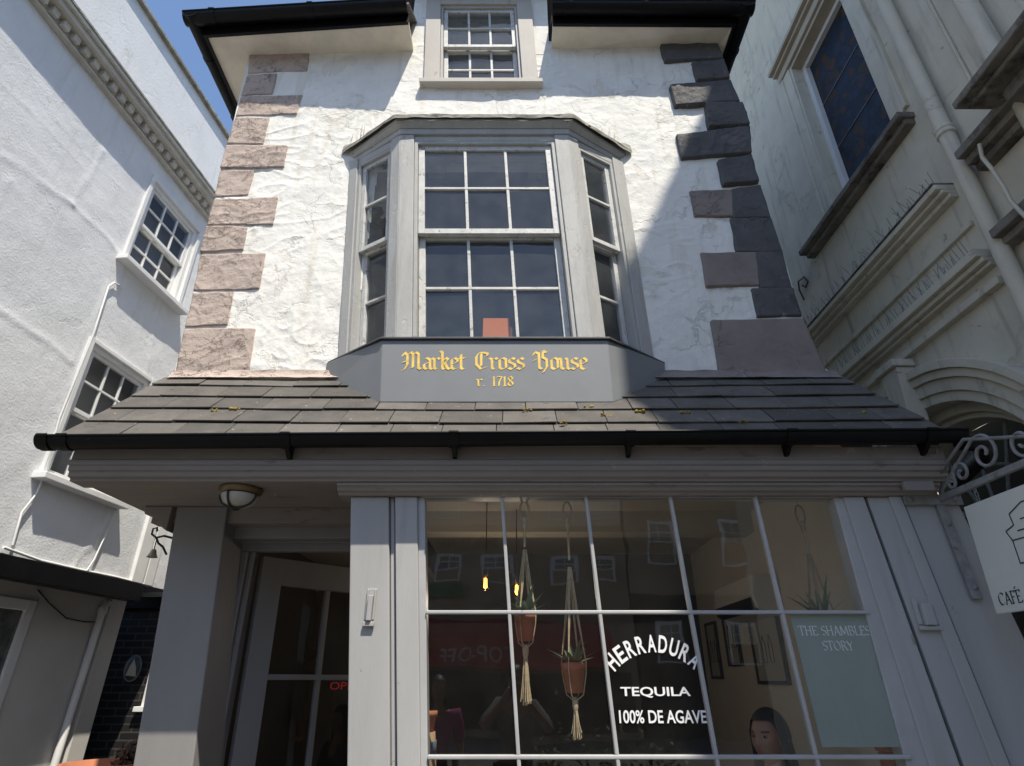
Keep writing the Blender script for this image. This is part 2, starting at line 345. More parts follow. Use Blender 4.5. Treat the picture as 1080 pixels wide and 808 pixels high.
BL = {
 'a': (.62, [[(.04,.84),(.22,1.0),(.46,.86),(.46,.14),(.6,.02)], [(.46,.62),(.08,.46),(.08,.16),(.22,.02),(.46,.18)]]),
 'r': (.52, [[(-.02,.98),(.12,.86),(.12,.14),(.24,.02)], [(.12,.8),(.34,1.0),(.48,.86)]]),
 'k': (.62, [[(-.02,1.58),(.12,1.46),(.12,.14),(.24,.02)], [(.12,.66),(.34,1.0),(.5,.86),(.3,.56),(.12,.54)], [(.28,.56),(.44,.14),(.58,.02)]]),
 'e': (.58, [[(.1,.86),(.1,.16),(.26,.02),(.5,.16)], [(.1,.86),(.3,1.0),(.48,.82),(.46,.62),(.1,.46)]]),
 't': (.46, [[(.12,1.28),(.12,.14),(.24,.02),(.4,.12)], [(-.06,.92),(.36,.98)]]),
 'o': (.62, [[(.1,.86),(.1,.16),(.27,.02),(.5,.14)], [(.1,.86),(.32,1.0),(.5,.86),(.5,.14)]]),
 's': (.56, [[(.47,.86),(.3,1.0),(.08,.84),(.12,.62),(.46,.42),(.46,.18),(.26,.02),(.04,.14)]]),
 'u': (.70, [[(-.02,.98),(.1,.86),(.1,.16),(.26,.02),(.5,.2)], [(.38,.98),(.5,.86),(.5,.14),(.62,.02)]]),
 'C': (.98, [[(.58,1.42),(.3,1.44),(.1,1.1),(.1,.45),(.38,.04),(.78,.24)], [(.42,1.36),(.40,.3)], [(.52,1.46),(.84,1.36),(.8,1.16)]]),
 'M': (1.30, [[(-.05,1.12),(.12,1.46),(.3,1.22),(.3,.4),(.1,.0),(-.1,-.1)], [(.3,1.2),(.52,1.5),(.66,1.3),(.66,.16)], [(.66,1.2),(.86,1.48),(1.02,1.3),(1.02,.16),(1.16,.02)], [(-.02,.62),(.3,.72)], [(.42,.1),(.66,.26)]]),
 'H': (1.05, [[(-.02,1.2),(.1,1.5),(.36,1.36),(.36,.16),(.12,-.02)], [(.36,1.36),(.62,1.6),(.86,1.44)], [(.62,1.5),(.6,1.0)], [(.36,.82),(.62,1.02),(.84,.84),(.84,.24),(.58,-.26)], [(-.04,.74),(.2,.86)], [(.36,.16),(.5,.04)]]),
 '.': (.3, [[(.08,.1),(.14,.04)]]),
 '1': (.42, [[(.02,1.18),(.18,1.38),(.18,.06)], [(.02,.04),(.34,.06)]]),
 '7': (.56, [[(.0,1.2),(.08,1.36),(.5,1.34),(.24,.6),(.2,.04)]]),
 '8': (.62, [[(.3,1.4),(.1,1.2),(.14,.96),(.46,.5),(.5,.24),(.3,.04),(.08,.24),(.1,.46),(.44,.92),(.48,1.18),(.3,1.4)]]),
 ' ': (.55, []),
}
def circ(cx, cy, rx, ry, a0, a1, n=9):
    return [(cx+rx*math.cos(rad(a0+(a1-a0)*i/n)), cy+ry*math.sin(rad(a0+(a1-a0)*i/n))) for i in range(n+1)]
SER = {   # serif capitals, cap height 1
 'T': (.78, [[(.0,.98),(.72,.98)], [(.36,.98),(.36,.0)], [(.24,.02),(.48,.02)], [(.0,.98),(.0,.84)], [(.72,.98),(.72,.84)]]),
 'H': (.92, [[(.14,1),(.14,0)], [(.72,1),(.72,0)], [(.14,.52),(.72,.52)], [(.03,.02),(.26,.02)], [(.6,.02),(.84,.02)], [(.03,.98),(.26,.98)], [(.6,.98),(.84,.98)]]),
 'E': (.72, [[(.14,1),(.14,0)], [(.04,.98),(.6,.98)], [(.14,.52),(.48,.52)], [(.04,.02),(.62,.02)], [(.6,.98),(.6,.84)], [(.62,.02),(.62,.16)]]),
 'F': (.68, [[(.14,1),(.14,0)], [(.04,.98),(.6,.98)], [(.14,.52),(.48,.52)], [(.04,.02),(.26,.02)], [(.6,.98),(.6,.84)]]),
 'S': (.62, [circ(.28,.75,.22,.24,30,270,10)+circ(.28,.26,.24,.25,90,-150,10)]),
 'A': (.84, [[(.4,1),(.08,0)], [(.4,1),(.74,0)], [(.2,.34),(.6,.34)], [(.0,.02),(.18,.02)], [(.62,.02),(.84,.02)]]),
 'M': (1.08, [[(.14,1),(.1,0)], [(.16,1),(.5,.1)], [(.5,.1),(.84,1)], [(.86,1),(.9,0)], [(.0,.02),(.2,.02)], [(.78,.02),(1.02,.02)]]),
 'B': (.74, [[(.14,1),(.14,0)], [(.04,.98),(.36,.98)]+circ(.36,.76,.2,.22,90,-90,8)+[(.14,.54)], [(.36,.53)]+circ(.38,.27,.24,.26,90,-90,8)+[(.04,.02)]]),
 'L': (.68, [[(.14,1),(.14,0)], [(.04,.98),(.26,.98)], [(.04,.02),(.58,.02)], [(.58,.02),(.6,.2)]]),
 'O': (.92, [circ(.43,.5,.37,.48,0,360,20)]),
 'R': (.80, [[(.14,1),(.14,0)], [(.04,.98),(.36,.98)]+circ(.36,.75,.22,.23,90,-90,8)+[(.14,.52)], [(.36,.52),(.72,.02)], [(.04,.02),(.26,.02)], [(.64,.02),(.8,.02)]]),
 'Y': (.80, [[(.06,1),(.38,.46)], [(.72,1),(.38,.46)], [(.38,.46),(.38,0)], [(.26,.02),(.5,.02)]]),
 'C': (.80, [circ(.44,.5,.38,.48,40,320,18)]),
 'D': (.88, [[(.14,1),(.14,0)], [(.04,.98),(.34,.98)]+circ(.36,.5,.42,.48,90,-90,12)+[(.04,.02)]]),
 'N': (.92, [[(.14,1),(.14,0)], [(.12,1),(.74,0)], [(.74,1),(.74,0)], [(.03,.02),(.26,.02)], [(.64,.98),(.86,.98)]]),
 '/': (.3, [[(.1,1.16),(.3,1.34)]]),
 '-': (.4, [[(.04,.45),(.34,.45)]]),
 'P': (.74, [[(.14,1),(.14,0)], [(.04,.98),(.36,.98)]+circ(.36,.73,.22,.25,90,-90,8)+[(.14,.48)], [(.04,.02),(.26,.02)]]),
 ' ': (.45, []),
}
def pen(mb, q, txt, table, s0, s1, t0, h, d, w, ang):
    tot = sum(table[c][0] for c in txt); xs = (s1-s0)/(tot*h); x = s0
    for c in txt:
        nib(mb, q, table[c][1], x, t0, h, w, ang, d, xs); x += table[c][0]*h*xs
# ------------------------------------------------------------------ sash window
def sash_window(q, parent, cols, ru, rl, mframe, mbar, mglass, frame=.05, stile=.04, bar=.018, split=.5, deep=.11, name='window', arch=0, jit=.004):
    W, H = q.W, q.H
    m = MB()
    q.box(m, 0, frame, 0, H, -deep, 0); q.box(m, W-frame, W, 0, H, -deep, 0)
    q.box(m, frame, W-frame, H-frame, H, -deep, -.001); q.box(m, frame, W-frame, 0, frame*.8, -deep, -.001)
    win = m.build(name, mframe, parent, .003)
    g = MB(); tm = frame*.8+(H-frame*1.8)*split
    for (t0, t1, rows, d1) in ((tm-stile*.4, H-frame, ru, -.022), (frame*.8, tm+stile*.4, rl, -.068)):
        if rows == 0: continue
        s = MB(); s0, s1 = frame+.002, W-frame-.002; dd = d1-.036
        q.box(s, s0, s0+stile, t0, t1, dd, d1); q.box(s, s1-stile, s1, t0, t1, dd, d1)
        q.box(s, s0+stile, s1-stile, t0, t0+stile, dd, d1-.001); q.box(s, s0+stile, s1-stile, t1-stile, t1, dd, d1-.001)
        a0, a1, b0, b1 = s0+stile, s1-stile, t0+stile, t1-stile
        for i in range(1, cols):
            c = a0+(a1-a0)*i/cols; q.box(s, c-bar/2, c+bar/2, b0, b1, dd+.006, d1-.006)
        for j in range(1, rows):
            c = b0+(b1-b0)*j/rows; q.box(s, a0, a1, c-bar/2, c+bar/2, dd+.007, d1-.004)
        s.build('sash', mbar, win, .003)
        for i in range(cols):
            for j in range(rows):
                x0, x1 = a0+(a1-a0)*i/cols, a0+(a1-a0)*(i+1)/cols; y0, y1 = b0+(b1-b0)*j/rows, b0+(b1-b0)*(j+1)/rows
                e = [random.uniform(-jit, jit) for _ in range(3)]; dm = (dd+d1)/2
                g.add([q.p(x0,y0,dm+e[0]), q.p(x1,y0,dm+e[1]), q.p(x1,y1,dm+e[2]), q.p(x0,y1,dm+e[2]+e[0]-e[1])], [(0,1,2,3)])
    g.build('pane', mglass, win)
    return win
def vs_slab(mb, la, lb, ra, rb, Y, depth, z0, z1):          # upright slab between two leaning pixel edges
    A, B, C, D = at(*la, Y), at(*lb, Y), at(*ra, Y), at(*rb, Y)
    x00, x01 = lineX(A, B, z0), lineX(A, B, z1); x10, x11 = lineX(C, D, z0), lineX(C, D, z1)
    mb.box8([(x00,Y,z0),(x10,Y,z0),(x10,Y+depth,z0),(x00,Y+depth,z0),(x01,Y,z1),(x11,Y,z1),(x11,Y+depth,z1),(x01,Y+depth,z1)])
# ================================================================== GROUND
m = MB(); m.box(-150, 150, -150, 150, -.4, 0)
g = m.build('ground', M_ground); tag(g, 'stone paved ground of the narrow lane', 'ground', kind='structure')
# ================================================================== THE SHOP HOUSE
YW, YB, YS, YP, YD = 3.2, 2.95, 2.765, 3.15, 3.45
house = thing('town_house', (0, 3.2, 0), 'leaning white plastered old shop house with grey bay window, slate pent roof and glazed shopfront', 'house')
LA, LB = at(262,57,YW), at(180,405,YW)
RA, RB = at(757,47,YW), at(866,388,YW)
RPTS = [(758,40),(764,64),(771,86),(782,109),(791,135),(793,160),(801,194),(814,232),(826,264),(837,302),(847,334),(858,368),(866,384),(876,391)]
RP3 = [at(x, y, YW) for x, y in RPTS]
def redge(z):
    for a, b in zip(RP3, RP3[1:]):
        if b.z <= z <= a.z: return b.x+(a.x-b.x)*(z-b.z)/(a.z-b.z)
    return RP3[0].x if z > RP3[0].z else RP3[-1].x
def ledge(z): return lineX(LA, LB, z)+.006*NZ.noise(V((7, 3, z*4)))
def bumpy(x, z, a=1.0):
    p = V((x, 1.7, z))
    w = V((NZ.noise(p*1.6), NZ.noise(p*1.6+V((9,0,0))), NZ.noise(p*1.6+V((0,9,0)))))*.25
    r = 1-abs(NZ.noise((p+w)*4.2+V((3,1,5)))*2); r = max(0, r)**5
    gate = max(0, min(1, NZ.noise(p*1.1+V((4,4,4)))*2+.5))
    r2 = 1-abs(NZ.noise(V((p.x*5+p.z*2.5, 7, p.z*9-p.x*3))+w*6)*2); r2 = max(0, r2)**4*max(0, min(1, NZ.noise(p*1.4+V((1,8,2)))*4-.3))
    return a*(.010*NZ.noise(p*2.1)+.004*NZ.noise(p*6.3)+.0022*NZ.noise(V((p.x*11,3,p.z*15)))+.001*NZ.noise(p*34)+.005*r*gate+.006*r2)
zb, zt = 3.17, 6.52
dorm = (at(447,88,YW), at(568,88,YW))
DX0, DX1 = dorm[0].x, dorm[1].x
BX0, BX1 = -1.0, .80
m = MB()
def wfn(u, v):
    z = zb+(zt-zb)*v; x0, x1 = ledge(z), redge(z); x = x0+(x1-x0)*u
    fade = min(1, max(0, (u*4)/.05), max(0, ((1-u)*4)/.05))
    fl = .05*max(0, 1-(z-zb-.06)/.10)**2 if z < zb+.17 else 0
    return V((x, YW+.012-bumpy(x, z)*fade-fl*.1, z))
def keep(c):
    if DX0+.02 < c.x < DX1-.02 and c.z > 5.99: return False
    if BX0 < c.x < BX1 and 3.42 < c.z < 4.98: return False
    return True
m.grid(wfn, 400, 330, True, keep)
m.build('wall', M_white, house)
m = MB()                                                    # the other three walls of the upper storey
m.add([(ledge(zb),YW+.012,zb),(ledge(zb)-.1,7.4,zb),(ledge(zt)-.1,7.4,zt),(ledge(zt),YW+.012,zt)], [(0,1,2,3)])
m.grid(lambda u, v: V((redge(zb+(zt-zb)*v)-.02*u, YW+.012+(7.4-YW)*u, zb+(zt-zb)*v)), 1, 40)
m.add([(ledge(zb)-.1,7.4,0),(redge(zb),7.4,0),(redge(zt),7.4,zt),(ledge(zt)-.1,7.4,zt)], [(0,1,2,3)])
m.build('side_wall', M_white, house)
m = MB(); m.box(-1.95, 1.7, 3.25, 6.0, 3.3, 3.36); m.box(-2.1, 1.6, 3.3, 6.0, 6.46, 6.5); m.box(-2.0, 1.7, 5.6, 5.66, 3.36, 6.46)
m.box(-1.9, -1.84, 3.3, 5.6, 3.36, 6.46); m.box(1.55, 1.61, 3.3, 5.6, 3.36, 6.46)
m.build('upper_room', M_upper, house)
# quoins
LQ = [[(262,57),(327,54),(324,74),(260,77)], [(260,77.5),(293,76.5),(288,99),(253,101)], [(253,101.5),(320,99),(313,121),(247,122)],
      [(247,122.5),(285,123),(278,152),(238,152)], [(238,152.5),(304,153),(300,177),(231,178)], [(231,178.5),(269,178),(262,205),(224,208)],
      [(224,208.5),(294,206.5),(289,238),(217,238)], [(217,238.5),(262,239),(257,264),(210,266.5)], [(210,267),(281,266),(274,305),(202,306.5)],
      [(202,307),(247,306),(240,343),(193,345)], [(193,345.5),(270,345),(262,397),(180,404)]]
RQ = [[(695,49),(757,47),(763,64),(700,67)], [(728,67),(764,64.5),(770,85),(734,87)], [(705,91),(770,86),(781,109),(711,114)],
      [(742,109.5),(783,109),(791,134),(746,137)], [(712,143),(791,134.5),(793,163),(718,169)], [(755,170),(793,164),(801,194),(762,197)],
      [(726,201),(803,194.5),(814,229),(732,229)], [(769,229.5),(814,229.5),(826,264),(775,264)], [(738,266),(826,264.5),(836,302),(745,303)],
      [(791,303.5),(837,302.5),(847,334),(798,335)], [(749,337),(847,334.5),(861,381),(757,385)]]
def quoin(px, mt, proud, amp, seed, flush=False):
    tl, tr, br, bl = [at(x, y, YW) for x, y in px]; m = MB()
    nu = max(6, int((tr-tl).length/.009)); nv = max(6, int((tl-bl).length/.009))
    def fn(u, v):
        p = bl*(1-u)*(1-v)+br*u*(1-v)+tl*(1-u)*v+tr*u*v
        ed = min(u*nu, (1-u)*nu, v*nv, (1-v)*nv)
        wob = V((NZ.noise(p*9+V((seed,0,0))), 0, NZ.noise(p*9+V((0,seed,0)))))*.006
        y = (YW+.012-bumpy(p.x, p.z)-proud-.4*bumpy(p.x*1.3+seed, p.z*1.3, amp)) if flush else YW-proud-bumpy(p.x*1.3+seed, p.z*1.3, amp)
        if ed < .5: return V((p.x+wob.x, YW+.03, p.z+wob.z))
        if ed < 1.5 and not flush: y += .0015
        return V((p.x+wob.x*.8, y, p.z+wob.z*.8))
    m.grid(fn, nu, nv, True)
    return m.build('quoin', mt, house)
for i, px in enumerate(LQ): quoin(px, M_pink, (.009, .012, .008)[i % 3], 1.2, i*3.1, True)
RQ[10] = [(749,337),(847,334.5),(875,397),(758,395)]
RQ[8] = [(738,266),(799,265),(802,302),(745,303)]
RQ.insert(9, [(796.3,265),(826,264.5),(836,302),(799.3,302.3)])
RQ[6] = [(726,201),(773,199),(775,229),(732,229)]
RQ.insert(7, [(770.3,199),(803,194.5),(814.3,231),(771.3,231)])
for k_, dy_ in ((8,3),(9,0),(10,3),(11,3)):
    q4 = RQ[k_]; RQ[k_] = [q4[0], q4[1], (q4[2][0]+.4*dy_/1.5, q4[2][1]+dy_), (q4[3][0]+.2*dy_, q4[3][1]+dy_)] if dy_ and k_ != 11 else q4
for i, px in enumerate(RQ):
    dark = i < 6 or i in (7, 8, 10, 11)
    quoin(px, M_quoin_grey if dark else M_quoin_brown, .024 if i < 6 else (.0055 if i in (6, 9) else .0085 if dark else .007), 1.0 if i < 6 else .5, 50+i*3.7 if i < 6 else 90)
m = MB()                                                    # mortar fillet along the pent roof
def fil(x0, x1, seed):
    def fn(u, v):
        x = x0+(x1-x0)*u; z = 3.225+.075*v+.012*NZ.noise(V((x*6, seed, v*2)))*(v)
        return V((x, YW-.012-.05*(1-v)**2-.008*NZ.noise(V((x*9, v*3, seed))), z))
    m.grid(fn, 90, 6)
fil(ledge(3.25), -1.04, 1); m.build('mortar_fillet', M_pink, house)
m = MB(); fil(.85, redge(3.2)+.03, 5); m.build('mortar_fillet', M_quoin_brown, house)
# dormer window
dz0 = at(500,88,YW).z; dtop = dz0+1.12
qd = Q((DX0, YW-.004, dz0), (DX1, YW-.004, dz0), (DX0-.05, YW-.004, dtop), (DX1-.05, YW-.004, dtop))
m = MB(); bw = .13
M_dorm = mat('chipped_beige_board', (.46,.43,.39), .7, .06, 6, .4, 40, .004, aniso=(1,1,.4), patch=(.3,.25,.2), pscale=16, pth=.63, psoft=.03)
qd.box(m, 0, bw, 0, qd.H, -.12, .012); qd.box(m, qd.W-bw, qd.W, 0, qd.H, -.12, .012); qd.box(m, bw, qd.W-bw, qd.H-.06, qd.H, -.12, .010)
dorm_o = m.build('dormer', M_dorm, house, .004)
m = MB(); qd.box(m, -.03, qd.W+.03, -.05, 0, -.12, .05); m.build('sill', M_dorm, dorm_o, .005)
sash_window(qd.sub(bw+.001, qd.W-bw-.001, .001, qd.H-.061, -.01), house, 3, 2, 2, M_bay, M_bar, G_up, .022, .035, .02, .5)
m = MB(); m.box(DX0-.5, DX1+.44, YW+.02, YW+.1, 6.45, 7.2); m.box(DX0-.5, DX0-.02, YW, YW+.02, 6.45, 7.2); m.box(DX1+.0, DX1+.44, YW, YW+.02, 6.45, 7.2)
m.box(DX0-.5, DX0-.46, YW+.1, 5, 6.45, 7.2); m.box(DX1+.4, DX1+.44, YW+.1, 5, 6.45, 7.2)
m.f = [f for k, f in enumerate(m.f)]; 
mm = MB()
for (x0, x1) in ((DX0-.16, DX0+.0), (DX1-.05, DX1+.10)): mm.box(x0, x1, YW+.012, 4.6, 6.35, 7.25)
mm.box(DX0-.05, DX1+.0, YW+.15, 4.6, dtop-.02+.06, 7.25)
mm.build('dormer_wall', M_white, house)
m = MB(); m.box(DX0-.3, DX1+.26, YW-.25, 4.8, 7.25, 7.33); m.build('dormer_roof', M_lead, house, .01)
# upper eaves: soffit, gutter, roof
def halfpipe(mb, a, b, r, out, n=10, wall=.006, lip=.012):
    a, b = V(a), V(b); out = V(out); up = V((0,0,1)); t = (b-a).normalized(); prof = []
    for i in range(n+1):
        an = PI+PI*i/n; prof.append((math.cos(an)*r, math.sin(an)*r))
    inner = [(x*(1-wall/r*1), y*(1-wall/r)) for x, y in prof[::-1]]
    pts = prof+inner
    P0 = [a-out*x+up*y for x, y in pts]; P1 = [b-out*x+up*y for x, y in pts]; k = len(pts)
    mb.add(P0+P1, [(i, (i+1) % k, k+(i+1) % k, k+i) for i in range(k)], True)
    mb.add(P0, [(i, i+1, k-2-i, k-1-i) for i in range(n)]); mb.add(P1, [(i, i+1, k-2-i, k-1-i) for i in range(n)])
    mb.tube([a+out*r, b+out*r], lip*.6, 6); mb.tube([a-out*r, b-out*r], lip*.5, 6)
def collar(mb, c, t, r, out, n=10):
    c = V(c); t = V(t).normalized()*.022; halfpipe(mb, c-t, c+t, r, out, n, .01, .016)
SL0 = at(219,39,3.04); SL1 = at(431,25,2.96); SR0 = at(583,27,3.02); SR1 = at(772,28,3.02)
WL0 = at(262,57,YW); WL1 = at(432,53,YW); WR0 = at(584,50,YW); WR1 = at(757,47,YW)
BKL = V((SL0.x-.1, 7.2, SL0.z)); BKR = V((SR1.x, 7.2, SR1.z))
m = MB()
m.prism([SL0, SL1, V((SL1.x,YW+.05,WL1.z)), V((WL0.x,YW+.05,WL0.z))], (0,0,.03))
m.prism([SL0, V((WL0.x,YW+.05,WL0.z)), V((WL0.x-.05,7.2,WL0.z)), BKL], (0,0,.031))
m.build('soffit', M_soffit, house); m = MB()
m.prism([SR0, SR1, V((WR1.x,YW+.05,WR1.z)), V((SR0.x,YW+.05,WR0.z))], (0,0,.03))
m.prism([SR1, BKR, V((WR1.x,7.2,WR1.z)), V((WR1.x,YW+.05,WR1.z))], (0,0,.031))
m.build('soffit', M_soffit, house)
m = MB()                                                    # black fascia boards
def board(a, b, h, out, th=.025, drop=.015):
    a = V(a)-V((0,0,drop)); b = V(b)-V((0,0,drop)); m.prism([a, b, b+V((0,0,h)), a+V((0,0,h))], V(out)*th)
board(SL0, SL1, .15, (0,-1,0)); board(SL0+V((0,-.024,0)), BKL, .15, (-1,0,0)); m.build('fascia', M_black, house); m = MB()
board(SR0, SR1, .15, (0,-1,0)); board(SR1+V((0,-.024,0)), BKR, .15, (1,0,0))
m.build('fascia', M_black, house)
m = MB(); gr = .062; gl = gr+.03
gz = .095
a0 = SL0+V((-gl-gr,-gl,gz)); a1 = SL1+V((0,-gl,gz)); halfpipe(m, a0, a1, gr, (0,-1,0))
mr = MB(); b0 = SR0+V((-.01,-gl,gz)); b1 = SR1+V((gl+gr,-gl,gz)); halfpipe(mr, b0, b1, gr, (0,-1,0))
halfpipe(m, SL0+V((-gl,-gl-gr,gz)), BKL+V((-gl,0,gz)), gr, (-1,0,0)); halfpipe(mr, SR1+V((gl,-gl-gr,gz)), BKR+V((gl,0,gz)), gr, (1,0,0))
for t in (.13, .57, .93): collar(m, a0.lerp(a1, t), (1,0,0), gr+.005, (0,-1,0))
for t in (.08, .45, .9): collar(mr, b0.lerp(b1, t), (1,0,0), gr+.005, (0,-1,0))
for yy in (3.3, 3.9, 4.8): collar(m, V((SL0.x-gl-.1*(yy-3)/4, yy, SL0.z+gz)), (0,1,0), gr+.006, (-1,0,0)); collar(mr, V((SR1.x+gl, yy, SR1.z+gz)), (0,1,0), gr+.006, (1,0,0))
m.build('gutter', M_black, house); mr.build('gutter', M_black, house)
m = MB()                                                    # hipped slate roof above
ze = SL0.z+.14; ridge = 8.6
def roofpoly(pts): m.prism([V(p) for p in pts], (0,0,.03))
roofpoly([(SL0.x-.06,SL0.y-.07,ze),(SL1.x,SL1.y-.07,ze+.05),(SL1.x,4.4,ze+1.3),(SL0.x+1.3,4.4,ze+1.3)])
roofpoly([(SR0.x,SR0.y-.07,ze+.08),(SR1.x+.06,SR1.y-.07,ze+.08),(SR1.x-1.2,4.4,ze+1.3),(SR0.x,4.4,ze+1.3)])
roofpoly([(SL0.x-.06,SL0.y-.07,ze),(SL0.x+1.3,4.4,ze+1.3),(SL0.x+1.3,6,ze+1.3),(SL0.x-.16,7.3,ze)])
roofpoly([(SR1.x+.06,SR1.y-.07,ze+.08),(SR1.x+.06,7.3,ze+.08),(SR1.x-1.2,6,ze+1.3),(SR1.x-1.2,4.4,ze+1.3)])
roofpoly([(SL0.x+1.3,4.4,ze+1.3),(SR1.x-1.2,4.4,ze+1.3),(SR1.x-1.2,6,ze+1.3),(SL0.x+1.3,6,ze+1.3)])
m.build('roof', M_slate, house)
# ---------------------------------------------------------------- bay window
zb0 = at(500,359,YB).z; zb1 = at(500,142,YB).z
fl0, fl1 = at(417,359,YB), at(422,144,YB); fr0, fr1 = at(627,359,YB), at(599,141,YB)
wl0, wl1 = at(356,376,YW), at(369,175,YW); wr0, wr1 = at(690,378,YW), at(658,175,YW)
def zz(p, z): return V((p.x, p.y, z))
def lv(a, b, z): t = (z-a.z)/(b.z-a.z); return zz(a.lerp(b, t), z)
fl0, fl1 = lv(fl0, fl1, zb0-.02), lv(fl0, fl1, zb1); fr0, fr1 = lv(fr0, fr1, zb0-.02), lv(fr0, fr1, zb1)
wl0, wl1 = lv(wl0, wl1, zb0-.02), lv(wl0, wl1, zb1); wr0, wr1 = lv(wr0, wr1, zb0-.02), lv(wr0, wr1, zb1)
qf = Q(fl0, fr0, fl1, fr1); ql = Q(wl0, fl0, wl1, fl1); qr = Q(fr0, wr0, fr1, wr1)
m = MB(); pw = .098
qf.box(m, 0, pw, 0, qf.H, -.10, 0); qf.box(m, qf.W-pw, qf.W, 0, qf.H, -.10, 0)
qf.box(m, pw, qf.W-pw, qf.H-.05, qf.H, -.10, -.012)
sw = .11
ql.box(m, ql.W-sw*.75, ql.W, 0, ql.H, -.09, .0005); ql.box(m, 0, .075, 0, ql.H, -.09, .0); ql.box(m, .075, ql.W-sw*.75, ql.H-.06, ql.H, -.09, -.012)
qr.box(m, 0, sw*.75, 0, qr.H, -.09, .0005); qr.box(m, qr.W-.10, qr.W, 0, qr.H, -.09, 0); qr.box(m, sw*.75, qr.W-.10, qr.H-.06, qr.H, -.09, -.012)
bay = m.build('bay_window', M_bay, house, .005)
sash_window(qf.sub(pw+.001, qf.W-pw-.001, .0, qf.H-.051, -.012), bay, 3, 2, 2, M_bay, M_bar, G_up, .024, .042, .020, .52, name='window')
sash_window(ql.sub(.076, ql.W-sw*.75-.001, 0, ql.H-.061, -.012), bay, 1, 2, 2, M_bay, M_bar, G_up, .022, .034, .02, .52, name='window')
sash_window(qr.sub(sw*.75+.001, qr.W-.101, 0, qr.H-.061, -.012), bay, 1, 2, 2, M_bay, M_bar, G_up, .022, .034, .02, .52, name='window')
def hexslab(mb, e, z0, z1, e2=None, pts=None):
    def ring(e, z):
        a = [wl1, fl1, fr1, wr1] if pts is None else pts
        return [V((a[0].x-e*1.1, YW+.03, z)), V((a[1].x-e*.55, a[1].y-e, z)), V((a[2].x+e*.55, a[2].y-e, z)), V((a[3].x+e*1.1, YW+.03, z))]
    A, B = ring(e, z0), ring(e if e2 is None else e2, z1)
    mb.add(A+B, [(3,2,1,0),(4,5,6,7),(0,1,5,4),(1,2,6,5),(2,3,7,6),(3,0,4,7)])
m = MB(); hexslab(m, .008, zb1+.001, zb1+.05); hexslab(m, .012, zb1+.051, zb1+.075, .045); hexslab(m, .05, zb1+.076, zb1+.105)
m.build('cornice', M_bay, bay, .005)
m = MB()                                                    # crinkled lead capping
pp = [V((wl1.x-.075, YW+.0, 0)), V((fl1.x-.04, fl1.y-.07, 0)), V((fr1.x+.04, fr1.y-.07, 0)), V((wr1.x+.075, YW+.0, 0))]
def along(u):
    L_ = [(pp[i+1]-pp[i]).length for i in range(3)]; s_ = u*sum(L_)
    for i in range(3):
        if s_ <= L_[i] or i == 2: return pp[i].lerp(pp[i+1], min(1, s_/L_[i]))
        s_ -= L_[i]
zc = zb1+.106
m.grid(lambda u, v: V((along(u).x, along(u).y, zc-.016+.034*v+.015*NZ.noise(V((u*18, v*2, 3)))))+V((0,-.006*NZ.noise(V((u*30,v,1))),0)), 120, 3)
def topfn(u, v):
    a = along(u); wx = a.x if a.y > YW-.02 else a.x; return V((a.x, a.y+(YW+.02-a.y)*v, zc+.018+.10*v+.014*NZ.noise(V((u*18, 2+v*4, 3)))*(1 if v < .9 else 1)))
m.grid(topfn, 120, 8)
m.build('capping', M_leadtop, bay)
m = MB(); rnd = random.Random(21)
for k in range(70):
    u = rnd.random(); a_ = along(u); x = a_.x; zz0 = zc+.13+rnd.uniform(-.01,.09); ln_ = rnd.uniform(.03,.11)
    if abs(x+.18) > .72: zz0 -= .02
    m.tube([(x, YW-.006, zz0), (x+rnd.uniform(-.012,.012), YW-.004, zz0+ln_)], .0022, 4, False)
st_o = m.build('plaster_scratches', mat('scratch_cream', (.60,.56,.48), .9, .1, 8), house); st_o['kind'] = 'stuff'
# name board below the bay
zt_ = at(520,359,2.925).z; zb_ = at(520,424,2.925).z
bt = [at(344,383,YW), at(403,361,2.925), at(641,357,2.925), at(701,381,YW)]
bb = [at(345,408,YW), at(401,424,2.925), at(647,423,2.925), at(701,398,YW)]
bt = [zz(p, zt_) for p in bt]; bb = [zz(bb[0], zt_-.17), zz(bb[1], zb_), zz(bb[2], zb_), zz(bb[3], zt_-.15)]
m = MB(); inn = .03
for i in range(3):
    q = Q(bb[i], bb[i+1], bt[i], bt[i+1]); q.box(m, 0, q.W, 0, q.H, -.03, 0)
nb = m.build('name_board', M_board, house, .003)
m = MB()
ca = [p+V((0,0,.002)) for p in bt]
oc = [V((ca[0].x-.012, YW+.02, ca[0].z)), V((ca[1].x-.008, ca[1].y-.016, ca[1].z)), V((ca[2].x+.008, ca[2].y-.016, ca[2].z)), V((ca[3].x+.012, YW+.02, ca[3].z))]
m.prism(oc, (0,0,.014)); m.build('ledge', M_lead, nb, .003)
q = Q(bb[1], bb[2], bt[1], bt[2])
def on_board(x, y):                                         # pixel on the board -> (s, t)
    p = at(x, y, 2.925); return (p.x-q.bl.x)/(q.br.x-q.bl.x)*q.W, (p.z-q.bl.z)/(q.tl.z-q.bl.z)*q.H
m = MB(); s0, t0 = on_board(427,390); s1, t1 = on_board(621,386); _, tx = on_board(520,377.5)
tot = sum(BL[c][0] for c in 'Market Cross House'); xx = s0
for wd in ('Market', 'Cross', 'House'):
    ww_ = sum(BL[c][0] for c in wd)*(s1-s0)/tot; m = MB(); pen(m, q, wd, BL, xx, xx+ww_, t0, tx-t0, .0015, .21, rad(38)); m.build('lettering', M_gold, nb); xx += ww_+BL[' '][0]*(s1-s0)/tot
m = MB()
s0, t0 = on_board(504,407.5); s1, _ = on_board(543,407); _, tx = on_board(520,400)
